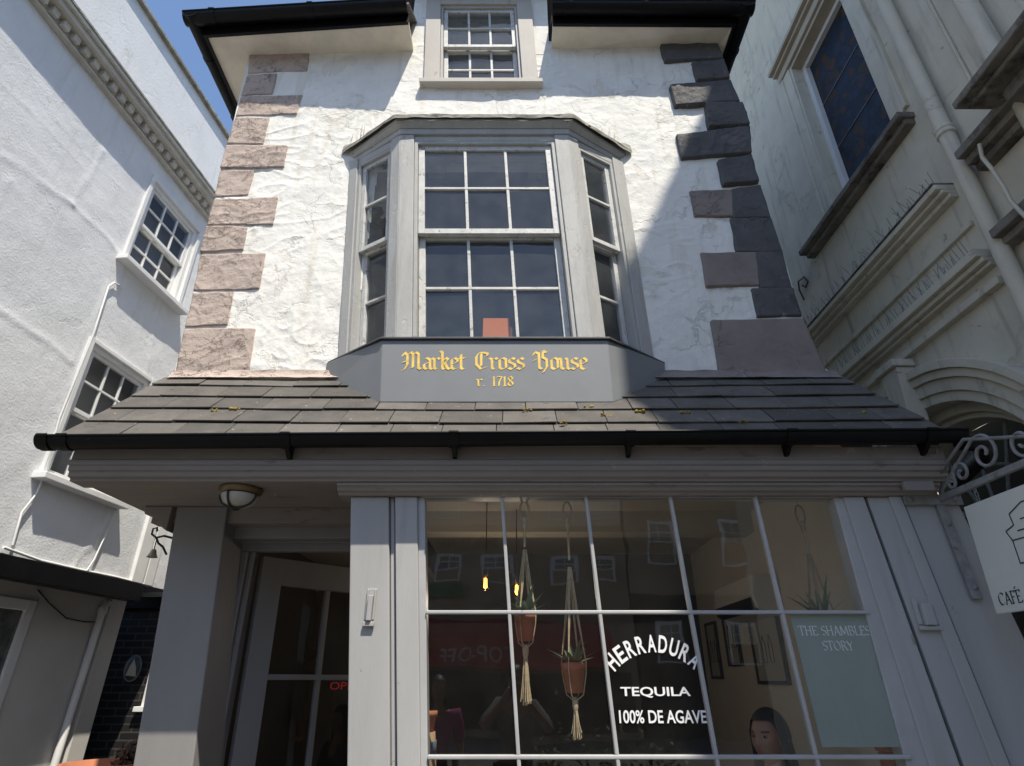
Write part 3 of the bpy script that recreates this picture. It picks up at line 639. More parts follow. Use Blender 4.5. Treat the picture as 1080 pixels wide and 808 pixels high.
tot = sum(BL[c][0] for c in 'r. 1718'); r_w = (s1-s0)/tot
pen(m, q, 'r.', BL, s0, s0+r_w*(BL['r'][0]+BL['.'][0]), t0, tx-t0, .0015, .2, rad(36)); m.build('lettering', M_gold, nb); m = MB()
w4 = sum(BL[c][0] for c in '1718')*r_w; pen(m, q, '1718', BL, s1-w4, s1, t0, tx-t0, .0015, .2, rad(36))
m.build('lettering', M_gold, nb)
# ---------------------------------------------------------------- pent roof
RT = V((0, 3.21, 3.262)); RE = V((0, 2.635, 2.635)); rows = 5
sl = (RE-RT); nrm = V((0, sl.z, -sl.y)).normalized()
if nrm.z < 0: nrm = -nrm
m = MB()
LXT, LXB, RXT, RXB = ledge(3.25)+.0, -2.14, redge(3.2)+.0, 2.08
def lx(t): return LXT+(LXB-LXT)*t
def rx(t): return RXT+(RXB-RXT)*t
m2 = MB()
m2.prism([V((LXT+.02,3.215,3.235)), V((LXB+.03,2.66,2.63)), V((RXB-.03,2.66,2.63)), V((RXT-.02,3.215,3.235))], (0,0,-.02))
for r in range(rows):
    t0, t1 = r/rows-.06, (r+1)/rows+(.012 if r == rows-1 else 0)
    x = lx(t1)-.02-random.random()*.01; first = True
    sag = lambda xx: -.012*math.sin((xx+2)*.9)+.004*NZ.noise(V((xx*2, r, 0)))
    while x < rx(t1)+.02:
        w = random.uniform(.24, .33) if not first else (.16 if r % 2 else .28)
        first = False
        x1 = min(x+w, rx(t1)+.03)
        if rx(t1)+.03-x1 < .09: x1 = rx(t1)+.03
        g_ = .0035
        lift = random.uniform(0, .005); tw = random.uniform(-.004, .004); dt = random.uniform(-.010, .008)
        def P(xx, t, h): return V((xx, RT.y, RT.z))+sl*(t)+V((0,0,sag(xx)))+nrm*h
        hb = .017+lift; ht = .003
        xa, xb = x+g_/2, x1-g_/2
        m.box8([P(xa,t1+dt/2,hb-.009), P(xb,t1+dt/2,hb-.009+tw), P(xb,t0,ht-.008), P(xa,t0,ht-.008), P(xa,t1+dt/2,hb), P(xb,t1+dt/2,hb+tw), P(xb,t0,ht), P(xa,t0,ht)])
        x = x1
proof = m.build('pent_roof', M_slate, house, .0015, segs=1)
m2.build('roof_boarding', M_lead, proof)
m = MB()
for (px, py) in ((594,449),(675,436),(621,431),(722,437),(905,438),(226,435),(248,433),(556,434),(640,440),(783,447)):
    d = V(ray(px, py)); t = (RT.z-CZ - RT.y*(sl.z/sl.y))/(d.z-d.y*(sl.z/sl.y)); p = V((d.x*t, d.y*t, CZ+d.z*t))+nrm*.012
    for k in range(7):
        rr = random.uniform(.004, .012); c = p+V((random.uniform(-.025,.025), random.uniform(-.012,.012), random.uniform(-.006,.006)))
        m.lathe([(.0001,-rr),(rr*.8,-rr*.5),(rr,0),(rr*.7,rr*.6),(.0001,rr*.8)], c, 7)
mo = m.build('moss', M_moss, proof); mo['kind'] = 'stuff'
# gutter of the pent roof
m = MB(); GY, GZ, GR = 2.59, 2.622, .049
ga, gb = V((-2.20, GY, GZ-.010)), V((2.12, GY, GZ+.022))
halfpipe(m, ga, gb, GR, (0,-1,0), 12)
for xx in (-2.17, -2.08, -1.05, -.27, .55, 1.3, 1.95): collar(m, ga.lerp(gb, (xx-ga.x)/(gb.x-ga.x)), (1,0,0), GR+.006, (0,-1,0), 12)
m.prism([ga+V((0,-GR*math.cos(PI*k/10),-GR*math.sin(PI*k/10))) for k in range(11)], (-.008,0,0))
gut = m.build('gutter', M_black, house)
m = MB()
for xx in (-1.05, -.27, .55, 1.3, 1.95):
    c = ga.lerp(gb, (xx-ga.x)/(gb.x-ga.x)); m.prism([c+V((-.01,.0,-GR-.004)), c+V((-.01,.07,-.03)), c+V((-.01,.07,-.09)), c+V((-.01,.045,-.085))], (.02,0,0))
    m.build('gutter_bracket', M_black, gut); m = MB()
m = MB(); m.tube([(2.1,GY,2.60),(2.2,GY+.02,2.6),(2.28,GY+.12,2.58),(2.34,3.0,2.54)], .042, 10); m.build('outlet_pipe', M_black, gut)
# fascia and cornice under the gutter
m = MB()
FX0, FX1 = at(73,492,2.66).x, at(996,482,2.66).x
prof = [(2.655,2.60),(2.655,2.485),(2.668,2.48),(2.672,2.458),(2.69,2.452),(2.69,2.44),(2.80,2.44),(2.80,2.60)]
m.prism([V((FX0,y,z)) for y, z in prof], (FX1-FX0,0,0))
m.prism([V((FX0-.004,y,z)) for y, z in [(2.645,2.53),(2.645,2.512),(2.6545,2.505),(2.6545,2.537)]], (FX1-FX0+.008,0,0))
m.build('fascia_board', M_fascia, house, .003)
pl = at(372,514,YS).x
m = MB()
prof = [(2.70,2.4385),(2.70,2.425),(2.715,2.42),(2.72,2.405),(2.738,2.40),(2.745,2.388),(2.86,2.388),(2.86,2.4385)]
m.prism([V((pl-.06,y,z)) for y, z in prof], (FX1-pl+.03,0,0))
m.box(FX1-.22, FX1-.08, 2.676, 2.70, 2.392, 2.437)
m.build('shop_cornice', M_fascia, house, .003)
m = MB(); m.box(FX0+.03, pl+.02, 2.70, 3.50, 2.444, 2.46); m.box(-1.95, pl+.02, YP+.03, YP+.12, 2.36, 2.4435)
m.build('porch_soffit', M_fascia, house, .003)
# post at the left of the porch, bracket
m = MB(); vs_slab(m, (187,533), (140,808), (240,533), (203,808), YP, .34, 0, 2.443)
post = m.build('post', M_porch, house, .006)
m = MB(); pa = at(187,533,YP)
m.prism([V((pa.x-.02,YP-.01,2.442)), V((pa.x-.17,YP-.01,2.442)), V((pa.x-.16,YP-.01,2.40)), V((pa.x-.09,YP-.01,2.38)), V((pa.x-.05,YP-.01,2.33)), V((pa.x-.02,YP-.01,2.31))], (0,.3,0))
m.build('bracket', M_fascia, post, .004)
m = MB()                                                    # left flank wall of the ground floor
m.box(-1.86, -1.72, YP+.35, 7.4, 0, 3.2); m.build('flank_wall', M_porch, house)
m = MB()                                                    # door surround
dxl = at(258,590,YD).x; dzh = at(320,583,YD).z
m.box(-1.87, -.79, YP+.13, YD+.1, 2.30, 2.435); m.box(-1.6, -.79, YD-.05, YD-.0, dzh, 2.299); m.box(-1.6, -.79, YD-.07, YD-.05, dzh+.04, dzh+.075)
for (a, b, y) in ((-1.6, dxl+.0, YD-.12), (dxl+.001, dxl+.05, YD-.05), (dxl+.051, dxl+.075, YD-.02)):
    m.box8([(a+.02,y,0),(b+.02,y,0),(b+.02,YD+.06,0),(a+.02,YD+.06,0),(a-.02,y,dzh),(b-.02,y,dzh),(b-.02,YD+.06,dzh),(a-.02,YD+.06,dzh)])
m.build('door_frame', M_porch, house, .005)
hx = at(277,584,YD).x; th = rad(45); dw = .86
hx0 = hx+.06
def dpt(s, z): return V((hx+(hx0-hx)*(1-z/dzh)+s*math.cos(th), YD+.03+s*math.sin(th), z))
qdoor = Q(dpt(0,.12), dpt(dw,.12), dpt(0,dzh-.012), dpt(dw,dzh-.012))
m = MB(); st = .125; W_, H_ = qdoor.W, qdoor.H
qdoor.box(m, 0, st, 0, H_, -.045, 0); qdoor.box(m, W_-st, W_, 0, H_, -.045, 0); qdoor.box(m, st, W_-st, H_-.15, H_, -.045, -.001); qdoor.box(m, st, W_-st, 0, .55, -.045, -.001)
qdoor.box(m, W_/2-.014, W_/2+.014, .55, H_-.15, -.04, -.005)
hz = (H_-.15-.55)
for k in (1, 2): qdoor.box(m, st, W_-st, .55+hz*k/3-.014, .55+hz*k/3+.014, -.041, -.004)
door = m.build('door', M_porch, house, .004)
m = MB(); m.add([qdoor.p(st,.55,-.02), qdoor.p(W_-st,.55,-.02), qdoor.p(W_-st,H_-.15,-.02), qdoor.p(st,H_-.15,-.02)], [(0,1,2,3)]); m.build('pane', G_shop, door)
m = MB(); qdoor.box(m, W_-.10, W_-.03, 1.02, 1.05, 0, .05); m.build('handle', M_brass, door, .006)
# ---------------------------------------------------------------- shopfront
ZB = .62
m = MB()
vs_slab(m, (370,514), (366,808), (410,514), (411,808), YS, .12, 0, 2.387)
vs_slab(m, (411.5,514), (412.5,808), (416,514), (418,808), YS+.02, .10, 0, 2.387)
vs_slab(m, (416.5,514), (418.5,808), (440,515), (443,808), YS-.002, .12, 0, 2.387)
pil = m.build('pilaster', M_grey, house, .005)
def catch(px0, px1, Y):
    a = at(px0[0], px1[1], Y); b = at(px1[0], px0[1], Y); m = MB()
    w = (b.x-a.x); h = b.z-a.z
    m.box(a.x, a.x+w, Y-.006, Y+.004, a.z, b.z); m.box(a.x+w*.25, a.x+w*.75, Y-.03, Y-.006, a.z+h*.12, a.z+h*.8); m.box(a.x-.004, a.x+w+.004, Y-.02, Y-.006, a.z-.004, a.z+h*.1)
    m.box(a.x, a.x+w*.22, Y-.012, Y-.006, a.z+h*.15, b.z-.004); m.box(a.x+w*.78, a.x+w, Y-.012, Y-.006, a.z+h*.15, b.z-.004)
    return m
catch((384,621), (398,660), YS-.0).build('shutter_catch', M_grey, pil, .003)
m = MB()
vs_slab(m, (887,515), (981,808), (908,515), (1013,808), YS-.002, .12, 0, 2.387)
vs_slab(m, (908,515), (1013.2,808), (911,515), (1017,808), YS+.03, .09, 0, 2.387)
vs_slab(m, (911,515), (1017.2,808), (934,515), (1048,808), YS+.006, .11, 0, 2.387)
vs_slab(m, (934.3,515), (1048.3,808), (947,515), (1066,808), YS-.008, .12, 0, 2.387)
vs_slab(m, (947.3,515), (1066.3,808), (1003,515), (1146,808), YS+.014, .5, 0, 2.387)
pil2 = m.build('pilaster', M_grey, house, .005)
catch((969,630), (981,664), YS+.006).build('shutter_catch', M_grey, pil2, .003)
A0, A1, B0, B1 = at(445,519,YS), at(447.5,798,YS), at(884,521,YS), at(965,798,YS)
zt_w = at(660,519.5,YS).z
xa0, xa1, xb0, xb1 = lineX(A0,A1,zt_w), lineX(A0,A1,ZB), lineX(B0,B1,zt_w), lineX(B0,B1,ZB)
qs = Q((xa1,YS,ZB), (xb1,YS,ZB), (xa0,YS,zt_w), (xb0,YS,zt_w))
m = MB()
vs_slab(m, (440.3,515), (443.3,808), (448,515), (451,808), YS+.012, .08, 0, 2.387)
vs_slab(m, (877,515), (957,808), (886.7,515), (980.6,808), YS+.012, .08, 0, 2.387)
m.box(xa0-.02, xb0+.03, YS+.011, YS+.09, zt_w-.012, 2.387)
m.box(xa0-.05, xb1+.1, YS-.02, YS+.12, ZB-.06, ZB)
m.box(xa0-.05, xb1+.1, YS+.01, YS+.08, 0, ZB-.06)
fr = [0, .192, .394, .597, .801, 1]
zr = [at(660,645,YS).z, at(660,798.5,YS).z]
tr_ = [0, zr[1]-ZB, zr[0]-ZB, zt_w-ZB-.012]
bw_ = .0078
for k in range(1, 5): qs.box(m, fr[k]*qs.W-bw_, fr[k]*qs.W+bw_, 0, tr_[3], -.035, -.002)
for k in range(1, 3): qs.box(m, .012, qs.W-.012, tr_[k]-bw_, tr_[k]+bw_, -.036, -.0005)
shopw = m.build('shop_window', M_shopbar, house, .004)
g = MB()
for i in range(5):
    for j in range(3):
        x0, x1, y0, y1 = fr[i]*qs.W+.001, fr[i+1]*qs.W-.001, tr_[j], tr_[j+1]
        e = [random.uniform(-.0012, .0012) for _ in range(3)]; dm = -.02
        g.add([qs.p(x0,y0,dm+e[0]), qs.p(x1,y0,dm+e[1]), qs.p(x1,y1,dm+e[2]), qs.p(x0,y1,dm+e[2]+e[0]-e[1])], [(0,1,2,3)])
g.build('pane', G_shop, shopw)
Yv = YS+.014
qv = Q((-1,Yv,0), (2,Yv,0), (-1,Yv,3), (2,Yv,3))
m = MB()
def vpx(x, y): p = at(x, y, Yv); return p.x+1, p.z
def fitpx(txt, x0, x1, yb, yt, off): a, b = vpx(x0, yb); c, _ = vpx(x1, yb); _, d = vpx((x0+x1)/2, yt); fit_text(m, qv, txt, a, c, b, d, 0, off)
fitpx('TEQUILA', 655, 729, 736, 724.5, .018); m.build('lettering', M_vinyl, shopw); m = MB()
fitpx('100% DE AGAVE', 653.5, 746, 763, 749, .018)
m.build('lettering', M_vinyl, shopw); m = MB()
P1, P2, P3 = [V((*vpx(*p),)) for p in ((648,709), (689,687.5), (733,707))]
ax, ay, bx, by, cx, cy = P1.x, P1.y, P2.x, P2.y, P3.x, P3.y
D_ = 2*(ax*(by-cy)+bx*(cy-ay)+cx*(ay-by))
ux = ((ax*ax+ay*ay)*(by-cy)+(bx*bx+by*by)*(cy-ay)+(cx*cx+cy*cy)*(ay-by))/D_; uy = ((ax*ax+ay*ay)*(cx-bx)+(bx*bx+by*by)*(ax-cx)+(cx*cx+cy*cy)*(bx-ax))/D_
Rr = math.hypot(ax-ux, ay-uy); an0, an1 = math.atan2(ay-uy, ax-ux), math.atan2(cy-uy, cx-ux)
word = 'HERRADURA'; hh = (vpx(690,668)[1]-vpx(690,686)[1]); wl_ = Rr*abs(an1-an0)/9*.86
for k, ch in enumerate(word):
    a = an0+(an1-an0)*(k+.5)/9; vs, fs = font_mesh(ch, .022)
    x0 = min(v.x for v in vs); x1 = max(v.x for v in vs); y1 = max(v.y for v in vs)
    e = V((math.sin(a), -math.cos(a))); n = V((math.cos(a), math.sin(a)))
    pts = []
    for v in vs:
        p = V((ux, uy))+n*(Rr+v.y/y1*hh)+e*(((v.x-x0)/(x1-x0)-.5)*wl_); pts.append(qv.p(p.x, p.y, 0))
    m.add(pts, fs)
m.build('lettering', M_vinyl, shopw)
# shop room
m = MB()
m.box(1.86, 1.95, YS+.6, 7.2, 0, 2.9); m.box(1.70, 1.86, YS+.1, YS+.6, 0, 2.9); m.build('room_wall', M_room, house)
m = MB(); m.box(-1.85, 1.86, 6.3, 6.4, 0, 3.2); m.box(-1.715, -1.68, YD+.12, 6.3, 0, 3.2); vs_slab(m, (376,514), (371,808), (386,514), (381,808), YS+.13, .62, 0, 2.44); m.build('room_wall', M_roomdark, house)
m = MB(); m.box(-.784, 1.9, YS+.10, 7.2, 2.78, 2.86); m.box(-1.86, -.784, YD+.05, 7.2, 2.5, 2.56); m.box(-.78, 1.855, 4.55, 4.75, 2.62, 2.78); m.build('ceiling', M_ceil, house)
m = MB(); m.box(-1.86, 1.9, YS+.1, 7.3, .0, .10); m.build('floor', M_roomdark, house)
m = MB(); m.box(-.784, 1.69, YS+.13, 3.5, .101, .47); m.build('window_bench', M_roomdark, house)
m = MB(); m.box(1.25, 1.695, YS+.10, YS+.26, 1.20, 1.235); m.build('ledge', M_wood, house)
# ================================================================== THINGS OF THE SHOP
# porch lamp
lc = at(255,514,2.81); lc.z = 2.4435
lamp = thing('porch_lamp', lc, 'round opal glass lamp with black guard strap under the porch soffit', 'lamp')
m = MB(); m.lathe([(.0001,0),(.10,0),(.10,-.02),(.088,-.035),(.0001,-.035)], lc, 28); m.build('base', M_brass, lamp)
m = MB(); m.lathe([(.086,-.04),(.083,-.055),(.07,-.078),(.045,-.092),(.0001,-.098)], lc, 28); m.build('shade', M_lampglass, lamp)
m = MB(); m.tube([lc+V((.088*math.cos(a)*1.0, -.02, -.04-.064*math.sin(a))) for a in [PI*k/14 for k in range(15)]], .0055, 6)
m.tube([lc+V((-.02, .088*math.cos(a), -.04-.064*math.sin(a))) for a in [PI*k/14 for k in range(15)]], .0055, 6); m.build('guard', M_blackiron, lamp)
# hanging planters
def planter(top, ptop, pbot, r, tas, Y, label, sc=1.35, leaves=15, seed=1, leafl=.16, ink=M_jute):
    rnd = random.Random(seed); P0 = at(*top, Y); A = at(*ptop, Y); B = at(*pbot, Y); T = at(*tas, Y)
    cx = A.x; root = thing('hanging_planter', (cx, Y, T.z), label, 'hanging planter', 'macrame planters hanging in the shop window')
    h = A.z-B.z; m = MB()
    m.lathe([(.0001,0),(r*.66,0),(r*.92,h*.74),(r*1.0,h*.75),(r*1.04,h),(r*.9,h),(r*.86,h*.8),(.0001,h*.78)], (cx,Y,B.z), 24); m.build('pot', M_terra, root)
    m = MB()
    lp = [V((cx+.022*math.sin(a), Y, P0.z-.03+.05*math.cos(a))) for a in [2*PI*k/14 for k in range(15)]]; m.tube(lp, .005, 6)
    m.tube([(cx,Y,P0.z+.02),(cx,Y,2.79)], .0015, 5)
    kz = P0.z-.09; m.tube([(cx,Y,P0.z-.09),(cx,Y,A.z+(P0.z-.09-A.z)*.72)], .006, 6)
    m.lathe([(.006,.03),(.013,.02),(.012,0),(.012,-.02),(.006,-.03)], (cx,Y,kz), 8)
    for k in range(4):
        a = PI/4+k*PI/2+.3; ex, ey = math.cos(a), math.sin(a)
        mid = A.z+(kz-A.z)*.3
        for sgn in (-1, 1):
            off = .003*sgn; k0 = A.z+(kz-A.z)*.62
            m.tube([(cx+ex*.004+off,Y+ey*.004,k0+.03),(cx+ex*r*.55+off,Y+ey*r*.55,mid),(cx+ex*r*1.08,Y+ey*r*1.08,A.z-.004),(cx+ex*r*1.02,Y+ey*r*1.02,A.z-h*.4),(cx+ex*r*.72,Y+ey*r*.72,B.z-.006),(cx,Y,B.z-.035)], .0027, 5)
    m.lathe([(.008,.03),(.014,.015),(.013,-.012),(.007,-.03)], (cx,Y,B.z-.045), 8)
    for k in range(26):
        a = rnd.random()*2*PI; rr = rnd.uniform(.003,.012); e = rnd.uniform(1.2,2.6)
        m.tube([(cx+math.cos(a)*rr*.6,Y+math.sin(a)*rr*.6,B.z-.06),(cx+math.cos(a)*rr*1.2,Y+math.sin(a)*rr*1.2,(B.z+T.z)/2-.03),(cx+math.cos(a)*rr*e,Y+math.sin(a)*rr*e,T.z+rnd.uniform(-.012,.02))], .0024, 4)
    m.build('hanger', ink, root)
    m = MB()
    for k in range(leaves):
        a = k*2.399+seed; el = rnd.uniform(.5, 1.25); L_ = leafl*rnd.uniform(.7, 1.15); w = .016*sc
        d = V((math.cos(a)*math.cos(el), math.sin(a)*math.cos(el), math.sin(el))); sd = V((-math.sin(a), math.cos(a), 0)); pts = []
        base = V((cx, Y, A.z-.015))
        n = 6
        for i in range(n+1):
            t = i/n; c = base+d*L_*t+V((0,0,-.25*L_*t*t*math.cos(el))); ww = w*(1-t**1.6)*(0.7+.6*t if t < .4 else .94)
            up = V((0,0,1)); pts += [c-sd*ww, c+V((0,0,-.006*(1-t))), c+sd*ww]
        m.add(pts, [f for i in range(n) for f in ((i*3,i*3+1,i*3+4,i*3+3), (i*3+1,i*3+2,i*3+5,i*3+4))], True)
    m.build('plant', M_agave, root)
    return root
planter((552,533), (554,646), (554,676), .050, (553,741), 2.87, 'jute hanging planter with terracotta pot, left one beside the glowing bulbs', seed=1)
planter((597,534), (605,699), (605,731), .056, (610,778), 2.95, 'low hung jute planter with sunlit terracotta pot left of the white lettering', seed=4)
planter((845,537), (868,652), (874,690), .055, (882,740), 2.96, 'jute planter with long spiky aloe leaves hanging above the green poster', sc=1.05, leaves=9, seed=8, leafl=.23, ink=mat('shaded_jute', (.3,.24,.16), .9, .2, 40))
# filament bulbs
M_bulb = emit('bulb_glow', (1.0,.36,.05), 9); M_bulbglass = glass('bulb_glass', (1,.86,.6), 1, 0, 0)
def bulb(px, py, Y, label):
    p = at(px, py, Y); root = thing('pendant_bulb', p, label, 'light bulb', 'lit filament bulbs inside the shop'); m = MB()
    m.tube([p+V((0,0,.10)), (p.x,p.y,2.79)], .004, 6); m.lathe([(.0001,.11),(.018,.11),(.018,.05),(.014,.045)], p, 12); m.build('cord', M_blackiron, root)
    m = MB(); m.lathe([(.012,.05),(.022,.03),(.026,0),(.022,-.035),(.0001,-.055)], p, 14); m.build('glass_bulb', M_bulbglass, root)
    m = MB(); m.lathe([(.0001,.035),(.010,.03),(.012,-.03),(.0001,-.036)], p, 10); m.build('filament', M_bulb, root)
    li = bpy.data.lights.new('bulb_light', 'POINT'); li.energy = 1.7; li.color = (1, .86, .70); li.shadow_soft_size = .03
    lo_ = bpy.data.objects.new('bulb_light', li); COL.objects.link(lo_); lo_.parent = root; lo_.location = (0, 0, -.09)
    return root
bulb(512,615,4.3,'left glowing orange filament bulb hanging deep in the shop'); bulb(545,622,4.5,'right glowing orange filament bulb beside the upper left planter')
# ceiling spots
M_spot = mat('spot_trim', (.30,.27,.22), .4, .05, 5); M_spotg = mat('spot_lens', (.8,.78,.7), .2, .02, 5)
for k, (px, lb) in enumerate(((496,'leftmost round spotlight recessed in the shop ceiling'), (590,'second round ceiling spotlight from the left, above the middle planter'), (684,'third round ceiling spotlight from the left, above the white lettering'), (776,'rightmost round spotlight in the shop ceiling, near the aloe planter'))):
    p = at(px, 533, 4.15); p.z = 2.7795
    sp_ = thing('downlight', p, lb, 'spotlight', 'spotlights in the shop ceiling'); m = MB()
    m.lathe([(.03,-.006),(.075,-.012),(.09,0)], p, 24); m.build('rim', M_spot, sp_)
    m = MB(); m.lathe([(.0001,-.012),(.028,-.008)], p, 16); m.build('lens', M_spotg, sp_)
# wall mounted air conditioner on the right wall
ac = thing('air_conditioner', (1.85, 4.75, 2.05), 'white wall mounted air conditioner high on the shop wall', 'air conditioner'); m = MB()
m.prism([(1.858,4.3,2.0),(1.68,4.3,2.05),(1.66,4.3,2.14),(1.68,4.3,2.27),(1.858,4.3,2.28)], (0,.85,0)); m.build('casing', M_acwhite, ac, .01)
m = MB(); m.prism([(1.70,4.33,2.036),(1.665,4.33,2.06),(1.655,4.33,2.12),(1.67,4.33,2.12)], (0,.79,0)); m.build('vent', M_darkframe, ac)
# pictures on the right wall
def picture(y0, y1, z0, z1, label):
    x = 1.859; root = thing('picture_frame', (x, (y0+y1)/2, z0), label, 'picture', 'framed pictures on the shop wall'); m = MB(); w = .022
    m.box(x-.025, x, y0, y0+w, z0, z1); m.box(x-.025, x, y1-w, y1, z0, z1); m.box(x-.025, x, y0+w, y1-w, z0, z0+w); m.box(x-.025, x, y0+w, y1-w, z1-w, z1); m.build('frame', M_darkframe, root, .002)
    m = MB(); m.box(x-.012, x-.002, y0+w, y1-w, z0+w, z1-w); m.build('print', M_paper, root)
    m = MB(); c = (y0+y1)/2
    for dy in (-.06, .06):
        m.tube([(x-.014,c+dy-.03,z0+.14),(x-.014,c+dy-.03,z0+.26),(x-.014,c+dy,z0+.32),(x-.014,c+dy+.03,z0+.26),(x-.014,c+dy+.03,z0+.14),(x-.014,c+dy-.03,z0+.14)], .003, 5)
    m.build('drawing', M_darkframe, root)
def wallpt(px, py): a, b, c = ray(px, py); k = 1.85/a; return b*k, CZ+c*k
for (px0, py0, px1, py1, lb) in ((834,722,790,655,'largest framed drawing nearest the window on the shop wall'), (784,702,762,650,'middle dark framed picture on the shop wall'), (763,716,744,658,'farthest framed picture at the back of the shop wall')):
    ya, za = wallpt(px0, py0); yb_, zb_2 = wallpt(px1, py1); picture(ya, yb_, za, max(za+.45, zb_2), lb)
# poster
Yp = YS+.026
qp = Q(at(867,788,Yp), at(957.5,788,Yp), at(833,648,Yp), at(917,648,Yp))
poster = thing('poster', qp.p(qp.W/2, 0), 'grey green poster with pale lettering behind the right window pane', 'poster')
m = MB(); qp.box(m, 0, qp.W, 0, qp.H, -.004, 0); m.build('sheet', M_poster, poster)
m = MB()
pen(m, qp, 'THE SHAMBLES', SER, qp.W*.06, qp.W*.95, qp.H*.83, qp.H*.075, .0012, .15, rad(32)); pen(m, qp, 'STORY', SER, qp.W*.31, qp.W*.69, qp.H*.71, qp.H*.075, .0012, .15, rad(32))
m.build('lettering', M_posttext, poster)
# keg with a small pot, red tin
kc = V((at(466,780,3.12).x-.212, 3.12, .471))
zk = at(457,772,3.12).z-.47
keg = thing('barrel', kc, 'oak barrel with blue bands at the left end of the shop window', 'barrel'); m = MB()
m.lathe([(.0001,0),(.175,0),(.2,zk*.25),(.212,zk*.5),(.2,zk*.75),(.18,zk),(.168,zk),(.168,zk-.02),(.0001,zk-.02)], kc, 36); m.build('staves', M_wood, keg)
m = MB()
for t, r in ((.06,.181),(.27,.203),(.73,.203),(.93,.186)):
    m = MB(); m.lathe([(r-.01,zk*t-.03),(r+.004,zk*t-.03),(r+.002,zk*t+.03),(r-.01,zk*t+.03)], kc, 36); m.build('hoop', M_band, keg)
pc = V((kc.x+.13, kc.y, kc.z+zk+.002))
pt = thing('flower_pot', pc, 'small empty terracotta pot standing on the barrel', 'flower pot'); m = MB(); m.lathe([(.0001,0),(.04,0),(.052,.08),(.058,.08),(.058,.105),(.048,.105),(.044,.02),(.0001,.015)], pc-V((0,0,.022)), 20); m.build('pot', M_terra, pt)
tc_ = at(943,796,2.93); tc_.z = 1.236
bx_ = thing('brick_pot', tc_, 'square terracotta pot on the ledge under the green poster', 'flower pot'); m = MB(); s_ = .045
m.prism([tc_+V((-s_,-s_,0)), tc_+V((s_,-s_,0)), tc_+V((s_,s_,0)), tc_+V((-s_,s_,0))], (0,0,.095)); m.prism([tc_+V((-s_-.006,-s_-.006,.096)), tc_+V((s_+.006,-s_-.006,.096)), tc_+V((s_+.006,s_+.006,.096)), tc_+V((-s_-.006,s_+.006,.096))], (0,0,.022)); m.build('pot', M_terra, bx_, .004)
# lit OPEN sign inside
po = at(346,729,4.9)
op = thing('open_sign', po, 'red lit OPEN sign seen through the half open door', 'lit sign'); qo = Q(po, po+V((.26,0,0)), po+V((0,0,.07)), po+V((.26,0,.07)))
m = MB(); qo.box(m, -.02, qo.W+.02, -.02, qo.H+.02, -.03, -.004); m.build('panel', M_darkframe, op)
m = MB(); fit_text(m, qo, 'OPEN', .01, qo.W-.01, .01, qo.H-.01, .002); m.build('lettering', emit('open_red', (.6,.04,.05), .10), op)
# orange folder in the bay
fc = at(522,356,3.12); fc.z = 3.362
m = MB(); zc0 = at(522,356,3.12).z
fo = thing('folder', fc, 'orange folder leaning behind the lower bay window panes', 'folder')
a0_, a1_ = at(509,356,3.12), at(537,356,3.12)
m.box(a0_.x, a1_.x, 3.115, 3.125, 3.362, at(522,336,3.12).z); m.prism([(a1_.x+.004,3.11,3.362),(a1_.x+.02,3.11,3.362),(a1_.x+.02,3.11,zc0+.06),(a1_.x+.004,3.11,zc0+.08)], (0,.03,0)); m.build('cover', M_card, fo, .002)
# wall hook left of post
hp = at(184,568,3.3)
hk = thing('wall_hook', hp, 'black iron hook with small white bell on the side of the porch post', 'hook'); m = MB()
m.tube([hp, hp+V((-.05,-.02,.01)), hp+V((-.09,-.02,.0)), hp+V((-.12,-.02,.02)), hp+V((-.12,-.02,.05)), hp+V((-.10,-.02,.055)), hp+V((-.095,-.02,.035))], .006, 6)
m.tube([hp+V((-.01,-.02,-.09)), hp+V((-.04,-.02,-.05)), hp+V((-.07,-.02,-.03)), hp+V((-.09,-.02,.0))], .006, 6); m.tube([hp+V((-.085,-.02,0)), hp+V((-.085,-.02,-.06))], .003, 5); m.build('bracket', M_blackiron, hk)
m = MB(); m.lathe([(.0001,0),(.012,-.004),(.02,-.03),(.028,-.045),(.022,-.046)], hp+V((-.085,-.02,-.06)), 14); m.build('bell', M_lampglass, hk)
# ================================================================== CAFE SIGN
XS = 2.045
zbar = at(990,526,2.76)
Zb = CZ+ (zbar.z-CZ)
sb = thing('sign_bracket', (XS, 2.76, Zb), 'grey wrought iron scroll bracket holding the cafe sign beside the shopfront', 'bracket')
m = MB(); XB = XS
def xbox(y0, y1, z0, z1, w=.014): m.box(XB-w/2, XB+w/2, y0, y1, z0, z1)
xbox(1.95, 2.755, Zb-.014, Zb+.014, .022)
m.build('bar', M_iron, sb, .002)
m = MB()
A_ = at(952,523,2.755); m.box(A_.x, XB+.10, 2.756, 2.772, Zb-.03, Zb+.02)
B_ = at(1032,632,2.755)
m.box8([(B_.x-.02,2.757,B_.z),(B_.x+.025,2.757,B_.z),(B_.x+.025,2.774,B_.z),(B_.x-.02,2.774,B_.z),(XB-.03,2.757,Zb-.031),(XB+.015,2.757,Zb-.031),(XB+.015,2.774,Zb-.031),(XB-.03,2.774,Zb-.031)])
m.build('strap', M_iron, sb, .003)
m = MB()
for (x, z) in ((A_.x+.03, Zb-.005), (XB+.06, Zb-.005), (XB-.005, Zb-.12), (B_.x+.002, B_.z+.05)): m.lathe([(.0001,-.012),(.010,-.009),(.013,0)], (x, 2.757, z), 10, 'y')
m.build('bolt', M_iron, sb)
m = MB()
